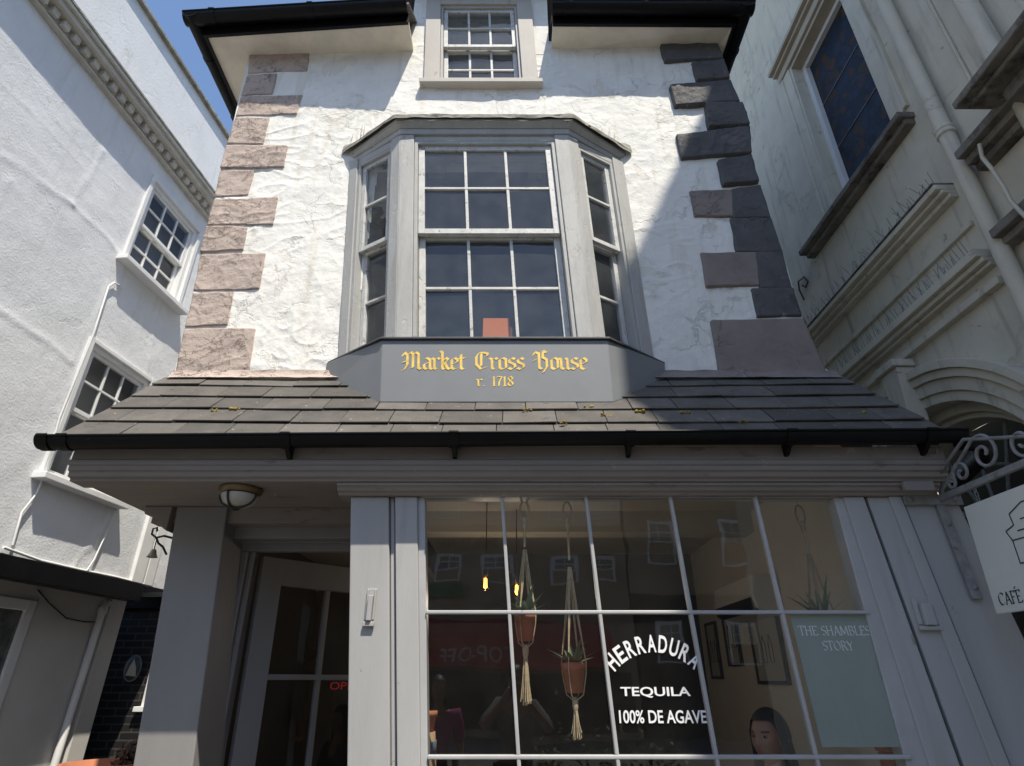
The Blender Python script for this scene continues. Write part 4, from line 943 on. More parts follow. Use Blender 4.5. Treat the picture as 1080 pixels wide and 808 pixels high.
def scroll(cy, cz, r0, r1, turns, a0, tail=None, r=.0075):
    n = int(26*turns); pts = []
    if tail: pts.append((XB, *tail))
    for i in range(n+1):
        t = i/n; rr = r0+(r1-r0)*t; a = a0+2*PI*turns*t; pts.append((XB, cy+rr*math.cos(a), cz+rr*math.sin(a)))
    m.tube(pts, r, 6)
scroll(2.42, Zb+.105, .085, .012, 1.45, rad(60), (2.74, Zb+.03))
scroll(2.58, Zb+.07, .055, .010, 1.3, rad(-20))
scroll(2.66, Zb+.045, .03, .008, 1.2, rad(100))
scroll(2.22, Zb+.08, .065, .012, 1.4, rad(200)); scroll(2.05, Zb+.05, .04, .01, 1.3, rad(20))
m.tube([(XB,2.74,Zb+.02),(XB,2.65,Zb+.14),(XB,2.5,Zb+.2),(XB,2.3,Zb+.13),(XB,1.97,Zb+.02)], .008, 6)
m.build('scroll', M_iron, sb)
m = MB(); lf = V((XB, 2.75, Zb+.05))
for da, ln in ((.5,.16),(.95,.2),(1.4,.17)):
    d = V((-.15, -math.cos(da), math.sin(da))); sd = V((1,0,.15)).normalized()*.022; m.add([lf-sd*.4, lf+d*ln*.5-sd, lf+d*ln, lf+d*ln*.5+sd, lf+sd*.4, lf+d*ln*.5+V((0,.012,0))], [(0,1,5),(1,2,5),(2,3,5),(3,4,5),(4,0,5)], True)
m.build('leaf', M_iron, sb)
s1_ = at(1018,535,2.62); st_ = (XS)/( (1018-540)/F/ray(1018,535)[1]); Ysg = st_
dd = ray(1018,535); kk = XS/dd[0]; Yl = dd[1]*kk; Zt = CZ+dd[2]*kk
dd = ray(1053,648); kk = XS/dd[0]; Yl2 = dd[1]*kk; Zl = CZ+dd[2]*kk
sg = thing('hanging_sign', (XS, Yl-.3, Zl), 'cream cafe sign with tower drawing hanging from the iron bracket', 'sign')
qg = Q((XS-.009,Yl2,Zl), (XS-.009,Yl2-.66,Zl), (XS-.009,Yl,Zt), (XS-.009,Yl-.66,Zt))
m = MB(); qg.box(m, 0, qg.W, 0, qg.H, -.018, 0); m.build('board', M_sign, sg, .004)
m = MB()
for yy in (Yl-.09, Yl-.57):
    for k in range(4):
        c = V((XS, yy, Zt+.012+k*.022)); r_ = .010
        m.tube([c+V((r_*.7*math.cos(a)*(1 if k % 2 else 0), r_*.7*math.cos(a)*(0 if k % 2 else 1), r_*1.3*math.sin(a))) for a in [2*PI*i/10 for i in range(11)]], .0028, 5)
m.build('chain', M_iron, sg)
m = MB(); pen(m, qg, 'CAFE', SER, .04, .165, .03, .048, .0012, .16, rad(30)); nib(m, qg, [[(.1,1.12),(.24,1.3)]], .132, .03, .048, .15, rad(10), .0012)
lw = .005
def ln(a, b): 
    A = V(a); B = V(b); n = V((-(B-A).y, (B-A).x)).normalized()*lw/2; global kline; kline += 1
    m.add([qg.p(*(A-n), .0013+kline*.00005), qg.p(*(B-n), .0013+kline*.00005), qg.p(*(B+n), .0013+kline*.00005), qg.p(*(A+n), .0013+kline*.00005)], [(0,1,2,3)])
kline = 0
x0_, y0_ = .19, .20
for a, b in (((0,.10),(.02,.06)),((.02,.06),(.02,-.03)),((0,.10),(.05,.115)),((.05,.115),(.045,.16)),((.045,.16),(.12,.19)),((.12,.19),(.3,.19)),((.3,.19),(.3,-.03)),((.02,-.03),(.3,-.03)),((.02,.06),(.3,.06)),((.09,.13),(.27,.13)),((.09,.0),(.09,.04)),((.14,.0),(.14,.04)),((.19,.0),(.19,.04)),((.06,.09),(.26,.09))):
    ln((x0_+a[0], y0_+a[1]), (x0_+b[0], y0_+b[1]))
m.build('lettering', M_ink, sg)
# ================================================================== LEFT BUILDING
XL0, ML = -4.52, .1
def pL(x, y): return atX(x, y, XL0, ML)
def Lp(Y, Z, off=0): return V((XL0+ML*Y+off, Y, Z))
left = thing('rendered_house', Lp(4.5, 0), 'tall pale blue white rendered house with dentil cornice at the left of the lane', 'house')
Y0, Y1 = -1.0, 7.05
wins = [(4.84, 5.80, CZ+3.9, CZ+5.06), (4.83, 5.77, CZ+1.58, CZ+2.94)]
zj, zc_, ztop = CZ+.90, CZ+5.42, CZ+6.72
RID = []
for (pa, pb, wd, am) in (((0,165),(78,215),.035,.010),((78,215),(128,268),.03,.009),((78,215),(108,155),.03,.010),((0,325),(78,382),.035,.010),((78,382),(112,300),.025,.007),((0,90),(90,178),.015,.004),((10,190),(0,215),.03,.008),((112,300),(118,270),.02,.006),((165,350),(185,330),.03,.010),((165,350),(150,400),.03,.008),((95,580),(118,545),.04,.02),((75,600),(118,545),.03,.01),((60,130),(130,200),.012,.003)):
    A, B = pL(*pa), pL(*pb); RID.append((A.y, A.z, B.y, B.z, wd, am))
m = MB()
ys = sorted({Y0, Y1, wins[0][0], wins[0][1], wins[1][0], wins[1][1]}); zs = sorted({zj, zc_, wins[0][2], wins[0][3], wins[1][2], wins[1][3]})
def lwall(u, v):
    Y = Y0+(Y1-Y0)*u; Z = zj+(zc_-zj)*v
    p = V((1, Y, Z)); o = .009*NZ.noise(p*1.2)+.003*NZ.noise(p*4)+.0012*NZ.noise(p*13)
    jy, jz = Y+.05*NZ.noise(p*2.3), Z+.05*NZ.noise(p*2.7+V((5,0,0)))
    for (ay, az, by, bz, wd, am) in RID:
        ty, tz = by-ay, bz-az; t = max(0, min(1, ((jy-ay)*ty+(jz-az)*tz)/(ty*ty+tz*tz))); d = math.hypot(jy-ay-ty*t, jz-az-tz*t)
        if d < wd*3: o += .6*am*(.7+.8*NZ.noise(V((jy*5, jz*5, 2))))*math.exp(-(d/wd)**2)
    return Lp(Y, Z, o)
def lkeep(c):
    for a, b, z0, z1 in wins:
        if a+.03 < c.y < b-.03 and z0+.03 < c.z < z1-.03: return False
    return True
m.grid(lwall, 420, 230, True, lkeep)
m.build('wall', M_lrender, left)
m = MB(); m.prism([Lp(Y0,zc_,-.02), Lp(Y1,zc_,-.02), Lp(Y1,ztop,-.02), Lp(Y0,ztop,-.02)], (-.3,0,0)); m.build('parapet', M_lrender, left)
m = MB(); m.prism([Lp(Y0,ztop,.03), Lp(Y1,ztop,.03), Lp(Y1,ztop+.05,.03), Lp(Y0,ztop+.05,.03)], (-.36,0,0)); m.build('coping', M_leadtop, left, .008)
m = MB(); m.prism([Lp(Y0,zj,-.35), Lp(Y1,zj,-.35), Lp(Y1,ztop,-.35), Lp(Y0,ztop,-.35)], (-.2,0,0)); m.prism([Lp(Y1,zj,-.02), Lp(Y1,zj,-5), Lp(Y1,ztop,-5), Lp(Y1,ztop,-.02)], (0,-.02,0)); m.prism([Lp(6.6,0,-.5), Lp(6.6,0,-5), Lp(6.6,zj,-5), Lp(6.6,zj,-.5)], (0,-.02,0)); m.prism([Lp(Y0,0,-.35), Lp(Y0,0,-5), Lp(Y0,ztop,-5), Lp(Y0,ztop,-.02)], (0,.02,0)); m.build('inner_wall', M_upper, left)
m = MB()                                                    # dentil cornice
def band(z0, z1, o, inn=.0): m.prism([Lp(Y0,z0,inn), Lp(Y1,z0,inn), Lp(Y1,z0,o), Lp(Y0,z0,o)], (0,0,z1-z0))
band(zc_+.06, zc_+.10, .19); band(zc_+.0, zc_+.0595, .155); band(zc_-.10, zc_-.0005, .045); band(zc_-.125, zc_-.1005, .06)
Y = 0.2
while Y < Y1-.06:
    m.prism([Lp(Y,zc_-.085,.0455), Lp(Y+.07,zc_-.085,.0455), Lp(Y+.07,zc_-.085,.10), Lp(Y,zc_-.085,.10)], (0,0,.084)); Y += .125
m.build('cornice', M_lcorn, left, .003)
m = MB()
band2 = lambda mb, ya, yb, z0, z1, o, inn: mb.prism([Lp(ya,z0,inn), Lp(yb,z0,inn), Lp(yb,z0,o), Lp(ya,z0,o)], (0,0,z1-z0))
band2(m, Y0, Y1, zc_+.101, zc_+.125, .2, -.02); m.build('flashing', M_leadtop, left)
for k, (a, b, z0, z1) in enumerate(wins):
    q = Q(Lp(a,z0,.02), Lp(b,z0,.02), Lp(a,z1,.02), Lp(b,z1,.02))
    w = sash_window(q.sub(.05, q.W-.05, .01, q.H-.04, -.02), left, 3, 2, 2, M_ltrim, M_ltrim, G_left, .05, .04, .022, .5, .12)
    s = MB(); q.box(s, 0, .0495, 0, q.H, -.1, .012); q.box(s, q.W-.0495, q.W, 0, q.H, -.1, .012); q.box(s, .0495, q.W-.0495, q.H-.0395, q.H, -.1, .010); s.build('architrave', M_ltrim, w, .004)
    s = MB(); q.box(s, -.05, q.W+.05, -.055, 0, -.1, .10); s.build('sill', M_ltrim, w, .006)
YG = atX(127,660,XL0-.30,ML).y; YJ = pL(145,634).y
m = MB()                                                    # jetty beam
band2(m, Y0, YJ, zj-.17, zj-.001, .03, -.10); band2(m, Y0, YJ, zj-.03, zj-.002, -.1005, -.6); m.build('jetty_beam', M_black, left, .005)
m = MB(); band2(m, Y0, YG-.002, 0, zj-.031, -.36, -.5); m.build('ground_wall', M_lground, left)
m = MB(); band2(m, YG-.22, YG, 0, zj-.032, -.30, -.3595); m.build('corner_post', M_lground, left, .006); m = MB(); band2(m, 6.25, 6.42, zj, zc_-.13, .035, -.05); band2(m, 6.46, 6.60, zj, zc_-.13, .02, -.05); m.build('pilaster', M_ltrim, left, .006)
def Lpx(px, py, off): return atX(px, py, XL0+off, ML)
m = MB(); p1, p2 = Lpx(109,641,-.31), Lpx(58,805,-.31); yb = p2.y
m.tube([V((XL0+ML*p1.y-.36,p1.y+.08,p1.z+.06)), p1+V((0,.05,.05)), p1, V((XL0+ML*yb-.31,yb,p2.z)), V((XL0+ML*yb-.31,yb,.05))], .035, 10)
m.lathe([(.045,-.03),(.045,.03),(.036,.034)], p1+V((0,0,-.03)), 12); m.build('downpipe', M_ltrim, left)
a, b = Lpx(2,632,-.36), Lpx(36,634,-.36)
q = Q(Lp(3.4,.9,-.355), Lp(b.y,.9,-.355), Lp(3.4,b.z,-.355), Lp(b.y,b.z,-.355))
s = MB(); fw = .09; q.box(s, 0, fw, 0, q.H, -.04, .03); q.box(s, q.W-fw, q.W, 0, q.H, -.04, .03); q.box(s, fw, q.W-fw, q.H-fw, q.H, -.04, .029); q.box(s, -.04, q.W+.04, -.06, 0, -.04, .08)
w = s.build('shop_window', M_ltrim, left, .005); s = MB(); q.box(s, fw, q.W-fw, 0, q.H-fw, -.03, .004); s.build('pane', mat('dim_reflecting_glass', (.12,.13,.12), .08, .5, 7, .02, spec=.8), w)
m = MB()
c = [pL(*p) for p in ((127,303),(118,298),(112,302),(96,352),(60,440),(44,500),(36,520),(20,540),(10,575))]
m.tube([p+V((.025,0,0)) for p in c], .010, 6); c = [pL(*p) for p in ((118,540),(110,560),(96,590),(88,602))]; m.tube([p+V((.03,0,0)) for p in c], .008, 6)
c = [pL(*p) for p in ((0,580),(40,594),(80,603),(120,611),(148,618))]; m.tube([p+V((.02,0,.02)) for p in c], .012, 6)
m.build('cable', M_ltrim, left)
m = MB(); c = [Lpx(*p, -.345) for p in ((40,622),(52,636),(70,652),(90,656),(104,656))]; m.tube(c, .006, 5); m.build('cable', M_blackiron, left)
# ================================================================== PASSAGE HOUSE (behind, left)
ph = thing('brick_house', (-3.6, 7.25, 0), 'house at the end of the passage with black painted brick below white render', 'house')
YK = 7.25
m = MB(); m.box(-6.5, -2.0, YK, YK+3, 0, 2.34); m.build('brick_wall', M_bbrick, ph)
m = MB(); m.box(-6.5, -2.0, YK-.1, YK+3, 2.3405, 2.46); m.build('beam', M_black, ph)
m = MB(); m.box(-6.5, -2.0, YK-.02, YK+3, 2.461, 7.6); m.build('wall', M_lrender, ph)
wa, wb_ = at(150,745,YK), at(178,672,YK)
q = Q((wa.x,YK,wa.z), (wa.x+.7,YK,wa.z), (wa.x,YK,wb_.z), (wa.x+.7,YK,wb_.z))
w = sash_window(q.sub(0,q.W,0,q.H,.03), ph, 2, 2, 2, M_ltrim, M_ltrim, mat('dim_reflecting_glass', (1,1,1)), .04, .035, .02)
m = MB(); q.box(m, -.05, q.W+.05, -.05, 0, .0, .08); m.build('sill', M_ltrim, w, .004)
pq = at(141,705,YK-.02)
pqo = thing('oval_plaque', pq, 'blue oval plaque with a pale picture hung on the black brick wall', 'plaque'); m = MB()
m.lathe([(.0001,-.03),(.13,-.03),(.145,-.015),(.145,.02)], (0,0,0), 28, 'y'); m.v = [V((pq.x+p.x*.6, pq.y+p.y, pq.z+p.z*.88)) for p in m.v]; m.build('panel', M_plaque, pqo)
m = MB(); m.tube([V((pq.x+.088*math.cos(a), pq.y-.02, pq.z+.128*math.sin(a))) for a in [2*PI*k/28 for k in range(29)]], .007, 6); m.build('rim', M_iron, pqo)
m = MB(); m.prism([V((pq.x-.05,pq.y-.034,pq.z-.07)), V((pq.x+.06,pq.y-.034,pq.z-.08)), V((pq.x+.04,pq.y-.034,pq.z+.01)), V((pq.x+.0,pq.y-.034,pq.z+.09)), V((pq.x-.03,pq.y-.034,pq.z+.02))], (0,.004,0)); m.build('emblem', M_oppcream, pqo)
# terracotta planter at the bottom left corner
tp = at(112,812,4.6); 
tpo = thing('garden_pot', (tp.x, 4.6, 0), 'large terracotta pot with brown dried plant beside the passage', 'flower pot')
zr_ = at(112,804,4.6).z
m = MB(); m.lathe([(.0001,0),(.16,0),(.25,zr_-.08),(.28,zr_-.07),(.28,zr_),(.25,zr_),(.24,zr_-.06),(.0001,zr_-.07)], (tp.x,4.6,0), 30); m.build('pot', M_terra, tpo)
m = MB(); bc = V((at(138,800,4.6).x, 4.6, zr_-.06))
rnd = random.Random(3)
for k in range(260):
    a = rnd.random()*2*PI; el = rnd.uniform(.2, 1.5); R_ = rnd.uniform(.06, .15); d = V((math.cos(a)*math.cos(el), math.sin(a)*math.cos(el), math.sin(el)))
    c = bc+V((d.x*R_*.8, d.y*R_*.8, d.z*R_*1.25)); u_ = V((rnd.uniform(-1,1), rnd.uniform(-1,1), rnd.uniform(-1,1))).normalized()*.022; v_ = d.cross(u_).normalized()*.012
    m.add([c-u_, c+v_, c+u_, c-v_], [(0,1,2,3)])
m.build('plant', M_brown, tpo)
# ================================================================== RIGHT BUILDING
XR0, MR = 3.064, -.02
def pR(x, y, off=0): return atX(x, y, XR0-off, MR)
def Rp(Y, Z, off=0): return V((XR0+MR*Y-off, Y, Z))
right = thing('stone_building', Rp(3.5, 0), 'grey painted stone building with cornices, arch and leaded window at the right', 'building')
RY0, RY1, RZ = .46, 8.5, 11.8
ACY, ACZ, ARO, ARI = 3.95, CZ+.78, 1.25, .86
gy0, gy1, gz0, gz1 = 3.28, 4.04, CZ+3.90, CZ+5.76
m = MB()
def rfn(u, v):
    Y = RY0+(RY1-RY0)*u; Z = RZ*v; p = V((5, Y, Z)); return Rp(Y, Z, .005*NZ.noise(p*1.4)+.0025*NZ.noise(p*5))
def rkeep(c):
    if gy0-.10 < c.y < gy1+.10 and gz0-.02 < c.z < gz1+.06: return False
    if math.hypot(c.y-ACY, c.z-ACZ) < .98 or (abs(c.y-ACY) < .97 and c.z < ACZ): return False
    return True
m.grid(rfn, 260, 280, True, rkeep)
m.add([Rp(RY0,0), Rp(RY0,RZ), Rp(RY0,RZ)+V((5,0,0)), Rp(RY0,0)+V((5,0,0))], [(0,1,2,3)])
m.add([Rp(RY1,0), Rp(RY1,RZ), Rp(RY1,RZ)+V((5,0,0)), Rp(RY1,0)+V((5,0,0))], [(0,1,2,3)])
m.add([Rp(RY0,RZ), Rp(RY1,RZ), Rp(RY1,RZ)+V((5,0,0)), Rp(RY0,RZ)+V((5,0,0))], [(0,1,2,3)])
m.build('wall', M_stone, right)
def rb(mb, y0, y1, z0, z1, o0, o1): mb.prism([Rp(y0,z0,o0), Rp(y1,z0,o0), Rp(y1,z0,o1), Rp(y0,z0,o1)], (0,0,z1-z0))
gab = thing('gabled_caster', (5, -.9, 0), 'unseen tall gabled block added on the right to cast shade over the facade', 'house')  # added out of view; its sloping top casts the slanting facade shadow
m = MB(); m.prism([(3.02,.455,0),(3.02,.455,11.75),(3.02,-.036,12.1),(3.02,-1.96,14.1),(3.02,-2.32,14.2),(3.02,-2.32,0)], (5,0,0)); m.build('wall', M_stone, gab)
m = MB(); m.prism([(2.98,.455,11.76),(2.98,-.036,12.11),(2.98,-1.96,14.11),(2.98,-2.32,14.21),(2.98,-2.32,14.24),(2.98,-1.95,14.15),(2.98,-.03,12.15),(2.98,.455,11.8)], (5.1,0,0)); m.build('roof', M_slate, gab)
# leaded window
m = MB(); rb(m, gy0, gy1, gz0, gz1, -.16, -.15); lw_ = m.build('leaded_window', M_leaded, right)
m = MB()
for zz_ in (gz0+(gz1-gz0)*.36, gz0+(gz1-gz0)*.68): rb(m, gy0, gy1, zz_-.004, zz_+.004, -.149, -.143); m.build('glazing_bar', M_iron, lw_); m = MB()
m = MB(); f_ = .055
rb(m, gy0-f_, gy0, gz0, gz1+f_, -.17, -.10); rb(m, gy1, gy1+f_, gz0, gz1+f_, -.17, -.10); rb(m, gy0, gy1, gz1, gz1+f_, -.17, -.101); m.build('frame', M_ltrim, lw_, .004)
m = MB()
rb(m, gy0-f_-.03, gy0-f_-.0005, gz0-.03, gz1+.10, -.2, .012); rb(m, gy1+f_+.0005, gy1+f_+.03, gz0-.03, gz1+.10, -.2, .012)
for k, (w_, o_) in enumerate(((.03,.012),(.075,.022),(.10,.035))):
    pass
rb(m, gy0-f_-.16, gy0-f_-.031, gz0-.02, gz1+.10, -.01, .022); rb(m, gy1+f_+.031, gy1+f_+.16, gz0-.02, gz1+.10, -.01, .022)
rb(m, gy0-f_-.20, gy0-f_-.161, gz0-.02, gz1+.10, -.01, .034); rb(m, gy1+f_+.161, gy1+f_+.20, gz0-.02, gz1+.10, -.01, .034)
m.build('architrave', M_stone, lw_, .004)
m = MB(); rb(m, gy0-f_, gy1+f_, gz1+f_+.001, gz1+.10, -.2, .010); rb(m, gy0-.27, gy1+.27, gz1+.101, gz1+.20, -.01, .04); rb(m, gy0-.29, gy1+.29, gz1+.201, gz1+.24, -.01, .08); rb(m, gy0-.3, gy1+.3, gz1+.241, gz1+.29, -.01, .12); m.build('lintel', M_stonewarm, lw_, .004)
zs_ = CZ+3.75
m = MB(); rb(m, gy0-.26, gy1+.60, zs_, zs_+.05, -.05, .13); rb(m, gy0-.24, gy1+.58, zs_-.05, zs_-.001, -.05, .075); rb(m, gy0-f_, gy1+f_, zs_+.0505, gz0, -.2, .0); m.build('sill', M_stonedark, lw_, .006)
# string courses
def course(z, prof, y0, y1, mt=M_stone, nm='cornice'):
    m = MB()
    for z0, z1, o in prof: rb(m, y0, y1, z+z0, z+z1-.0008, -.03, o)
    return m.build(nm, mt, right, .005)
zB, zC = CZ+2.97, CZ+2.36
course(zB, [(.0,.045,.14),(-.03,0,.10),(-.065,-.03,.06)], 2.97, RY1, M_stone); course(zB, [(.045,.06,.15)], 2.97, RY1, M_stonedark, 'weathered_edge')
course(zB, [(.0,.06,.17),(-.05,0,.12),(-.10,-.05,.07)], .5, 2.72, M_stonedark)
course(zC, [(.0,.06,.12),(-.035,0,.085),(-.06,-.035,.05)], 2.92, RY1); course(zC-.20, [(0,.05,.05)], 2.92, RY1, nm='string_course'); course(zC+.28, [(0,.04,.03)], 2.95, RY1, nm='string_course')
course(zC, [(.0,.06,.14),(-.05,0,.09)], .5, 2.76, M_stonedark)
m = MB(); rnd = random.Random(11)
for z, o, ya, yb in ((zB+.06,.10,3.0,6.0), (zC+.06,.07,3.0,6.0), (zs_+.0,.0,9,9)):
    Y = ya
    while Y < yb:
        p = Rp(Y, z, o); d = V((-rnd.uniform(-.02,.05), rnd.uniform(-.03,.03), rnd.uniform(.07,.11))); m.tube([p, p+d*1.25], .0024, 3, False); Y += rnd.uniform(.02, .04)
sk = m.build('bird_spikes', M_iron, right); sk['kind'] = 'stuff'
# arch
def arc(mb, r0, r1, o0, o1, n=36, cy=ACY, cz=ACZ, leg=True):
    pts = []
    for i in range(n+1):
        a = PI*i/n; pts.append((math.cos(a), math.sin(a)))
    vs = []
    for c, s_ in pts:
        for r, o in ((r0,o0),(r1,o0),(r1,o1),(r0,o1)): vs.append(Rp(cy+c*r, cz+s_*r, o))
    mb.add(vs, [f for i in range(n) for f in [(i*4+k, i*4+(k+1) % 4, (i+1)*4+(k+1) % 4, (i+1)*4+k) for k in range(4)]], False)
    if leg:
        for sg_ in (-1, 1):
            y_ = sorted((cy+sg_*r0, cy+sg_*r1)); rb(mb, y_[0], y_[1], 0, cz, o0, o1)
m = MB(); arc(m, 1.19, 1.25, -.03, .09); arc(m, 1.13, 1.1895, -.03, .065); arc(m, 1.04, 1.1295, -.03, .04); arc(m, .97, 1.0395, -.4, .02)
ar = m.build('arch', M_stone, right, .004)
m = MB(); arc(m, .90, .9695, -.4, -.12); arc(m, .86, .8995, -.4, -.17); m.build('inner_arch', M_stone, ar, .004)
m = MB(); kw = .075
m.prism([Rp(ACY-kw*1.35,ACZ+1.30,.0), Rp(ACY+kw*1.35,ACZ+1.30,.0), Rp(ACY+kw*.9,ACZ+.88,.0), Rp(ACY-kw*.9,ACZ+.88,.0)], (-.14,0,0)); m.prism([Rp(ACY-kw*1.6,ACZ+1.302,.0), Rp(ACY+kw*1.6,ACZ+1.302,.0), Rp(ACY+kw*1.6,ACZ+1.36,.0), Rp(ACY-kw*1.6,ACZ+1.36,.0)], (-.17,0,0)); m.build('keystone', M_stone, ar, .006)
m = MB(); rb(m, ACY-1, ACY+1, 0, ACZ+1, -.75, -.7); m.build('door_recess', M_roomdark, ar)
m = MB()
for k in range(1, 8):
    a = PI*k/8; m.tube([Rp(ACY+.25*math.cos(a), ACZ+.25*math.sin(a), -.3), Rp(ACY+.86*math.cos(a), ACZ+.86*math.sin(a), -.3)], .012, 6)
for r in (.25, .55): m.tube([Rp(ACY+r*math.cos(PI*k/20), ACZ+r*math.sin(PI*k/20), -.3) for k in range(21)], .012, 6)
rb(m, ACY-.86, ACY+.86, ACZ-.06, ACZ-.0, -.34, -.26); m.build('fanlight', M_iron, ar)
# downpipes
def rpipe(Y, r, z0, z1, cols):
    m = MB(); o = .075
    m.tube([Rp(Y,z0,o), Rp(Y,z1,o)], r, 14)
    dp = m.build('downpipe', M_stone, right)
    for zc in cols:
        m = MB(); m.lathe([(r+.002,-.035),(r+.012,-.03),(r+.012,-.012),(r+.007,-.008),(r+.007,.008),(r+.012,.012),(r+.012,.03),(r+.002,.035)], Rp(Y,zc,o), 16); m.build('collar', M_stone, dp)
yd, zd = pR(998,140,.07).y, pR(998,140,.07).z
rpipe(yd, .048, 0, RZ-.3, (zd, zd-2.2, zd+2.1)); rpipe(pR(1028,20,.08).y, .055, 3.2, RZ-.3, (CZ+5.2,))
m = MB(); c = [pR(*p, .02) for p in ((848,316),(843,306),(842,297),(848,292),(852,297),(850,303),(846,301))]; m.tube(c, .009, 6); m.build('wall_tie', M_blackiron, right)
# stained hood
dh = ray(1006,116); kk = 2.62/dh[0]; hy, hz_ = dh[1]*kk, CZ+dh[2]*kk
m = MB(); xw = XR0+MR*hy+.02
m.box(2.62, xw, RY0+.02, hy, hz_, hz_+.05); m.box(2.68, xw, RY0+.02, hy-.05, hz_-.035, hz_-.0008); m.prism([(2.63,RY0+.03,hz_+.051),(xw,RY0+.03,hz_+.051),(xw,RY0+.03,hz_+.22)], (0,hy-RY0-.05,0))
m.box(2.78, xw, RY0+.02, hy-.14, hz_-.12, hz_-.036); m.box(2.9, xw, RY0+.02, hy-.24, hz_-.3, hz_-.121)
m.build('hood', M_stonedark, right, .008)
m = MB(); c = [pR(*p, .16) for p in ((1033,152),(1036,166),(1046,178),(1058,196),(1066,212),(1085,232))]; m.tube(c, .012, 6); m.build('cable', M_stone, right)
m = MB()
for ya, za, yb, zb2 in ((2.55,CZ+3.25,2.55,RZ-.5),): m.tube([Rp(ya,za,.012), Rp(yb,zb2,.012)], .012, 6)
m.build('cable', M_stone, right)
# ================================================================== ACROSS THE STREET (seen mirrored in the panes)
YO = -16.0
def opposite(x0, x1, h, hs, mt_lo, mt_up, label):
    b = thing('street_house', ((x0+x1)/2, YO, 0), label, 'house', 'houses across the square'); m = MB()
    m.box(x0, x1, YO-5, YO, 0, hs); m.build('lower_wall', mt_lo, b); m = MB(); m.box(x0, x1, YO-5, YO, hs+.001, h); m.build('upper_wall', mt_up, b)
    m = MB(); m.prism([(x0-.1,YO+.2,h),(x0-.1,YO-5.2,h),(x0-.1,YO-2.5,h+1.6)], (x1-x0+.2,0,0)); m.build('roof', M_slate, b)
    return b
def owin(b, xc, z0, w=.8, h=1.3, mtg=None):
    q = Q((xc+w/2,YO,z0), (xc-w/2,YO,z0), (xc+w/2,YO,z0+h), (xc-w/2,YO,z0+h)); q = q.sub(0,q.W,0,q.H,.05)
    ww = sash_window(q, b, 2, 2, 2, M_ltrim, M_ltrim, mat('dim_reflecting_glass', (1,1,1)), .07, .045, .03); return ww
b1 = opposite(-6, 4.2, 9.6, 6.6, M_oppwall, M_oppcream, 'ochre and cream house with dark signboard across the square')
for x in (-4.1, -2.33, -.56, 1.76, 3.27): owin(b1, x, 6.85, .95, 1.7)
for x in (-4.0, -2.2, -.5, 1.8, 3.3): owin(b1, x, 4.6, .95, .95)
m = MB(); qn = Q((-.45,YO+.02,5.6), (-3.2,YO+.02,5.6), (-.45,YO+.02,6.4), (-3.2,YO+.02,6.4))
pen(m, qn, 'MACDONALD', SER, .05, 2.65, .2, .46, .003, .17, rad(30)); m.build('lettering', M_ink, b1)
m = MB(); m.prism([(-4.5,YO+.001,3.5),(-4.5,YO+1.6,2.95),(-4.5,YO+1.6,2.0),(-4.5,YO+.001,2.0)], (7.6,0,0)); aw = m.build('awning', M_red, b1)
m = MB(); qn = Q((.1,YO+1.606,2.0), (-2.6,YO+1.606,2.0), (.1,YO+1.606,2.8), (-2.6,YO+1.606,2.8)); fit_text(m, qn, 'TOP-OFF', .2, 2.45, .15, .55, .0); m.build('lettering', mat('awning_print', (.55,.42,.4), .8), aw)
m = MB(); m.box(-3.2, -1.6, YO+.02, YO+.2, 4.1, 4.5); gs = m.build('sign_panel', M_green, b1)
m = MB(); m.box(-5.5, 4.0, YO+.001, YO+.02, .2, 1.9); m.build('shop_glass', M_roomdark, b1)
b2 = opposite(4.3, 14, 8.4, 4.2, M_roomdark, M_oppwall, 'dark fronted ochre house next along across the square')
for x in (5.5, 8, 10.5): owin(b2, x, 5.2, 1, 1.6)
for x in (5.4, 7.6, 10): owin(b2, x, 2.1, 1, 1.4)
b3 = opposite(-16, -6.1, 9, 4.2, M_oppcream, M_oppcream, 'cream house farther left across the square')
for x in (-7.5, -10): owin(b3, x, 5.2, 1, 1.6)
hd = thing('planter_hedge', (1.1, -2.2, 0), 'dark green hedge in a trough standing across the lane', 'hedge')
m = MB(); m.box(.3, 1.9, -2.4, -2.0, 0, .5); m.build('trough', M_blackiron, hd, .01); m = MB(); rnd = random.Random(5)
for k in range(900):
    c = V((rnd.uniform(.25,1.95), rnd.uniform(-2.48,-1.92), .48+abs(rnd.gauss(0,.3)))); u_ = V((rnd.uniform(-1,1), rnd.uniform(-1,1), rnd.uniform(-1,1))).normalized(); v_ = u_.cross(V((0,0,1))).normalized()*.022; m.add([c-u_*.045, c+v_, c+u_*.045, c-v_], [(0,1,2,3)])
m.build('foliage', M_leafb, hd)
# ================================================================== PEOPLE
def skinmesh(joints, edges, radii, sub=2):
    me = bpy.data.meshes.new('sk'); names = list(joints); ix = {n: i for i, n in enumerate(names)}
    me.from_pydata([tuple(joints[n]) for n in names], [(ix[a], ix[b]) for a, b in edges], [])
    o = bpy.data.objects.new('sk', me); COL.objects.link(o)
    md = o.modifiers.new('s', 'SKIN'); md.use_smooth_shade = True
    sv = me.skin_vertices[0].data
    for n in names:
        r = radii[n]; sv[ix[n]].radius = r if isinstance(r, tuple) else (r, r); sv[ix[n]].use_root = (n == names[0])
    o.modifiers.new('u', 'SUBSURF').levels = sub
    dg = bpy.context.evaluated_depsgraph_get(); dg.update(); r = bpy.data.meshes.new_from_object(o.evaluated_get(dg))
    vs = [v.co.copy() for v in r.vertices]; fs = [list(p.vertices) for p in r.polygons]
    bpy.data.objects.remove(o); bpy.data.meshes.remove(me); bpy.data.meshes.remove(r)
    return vs, fs
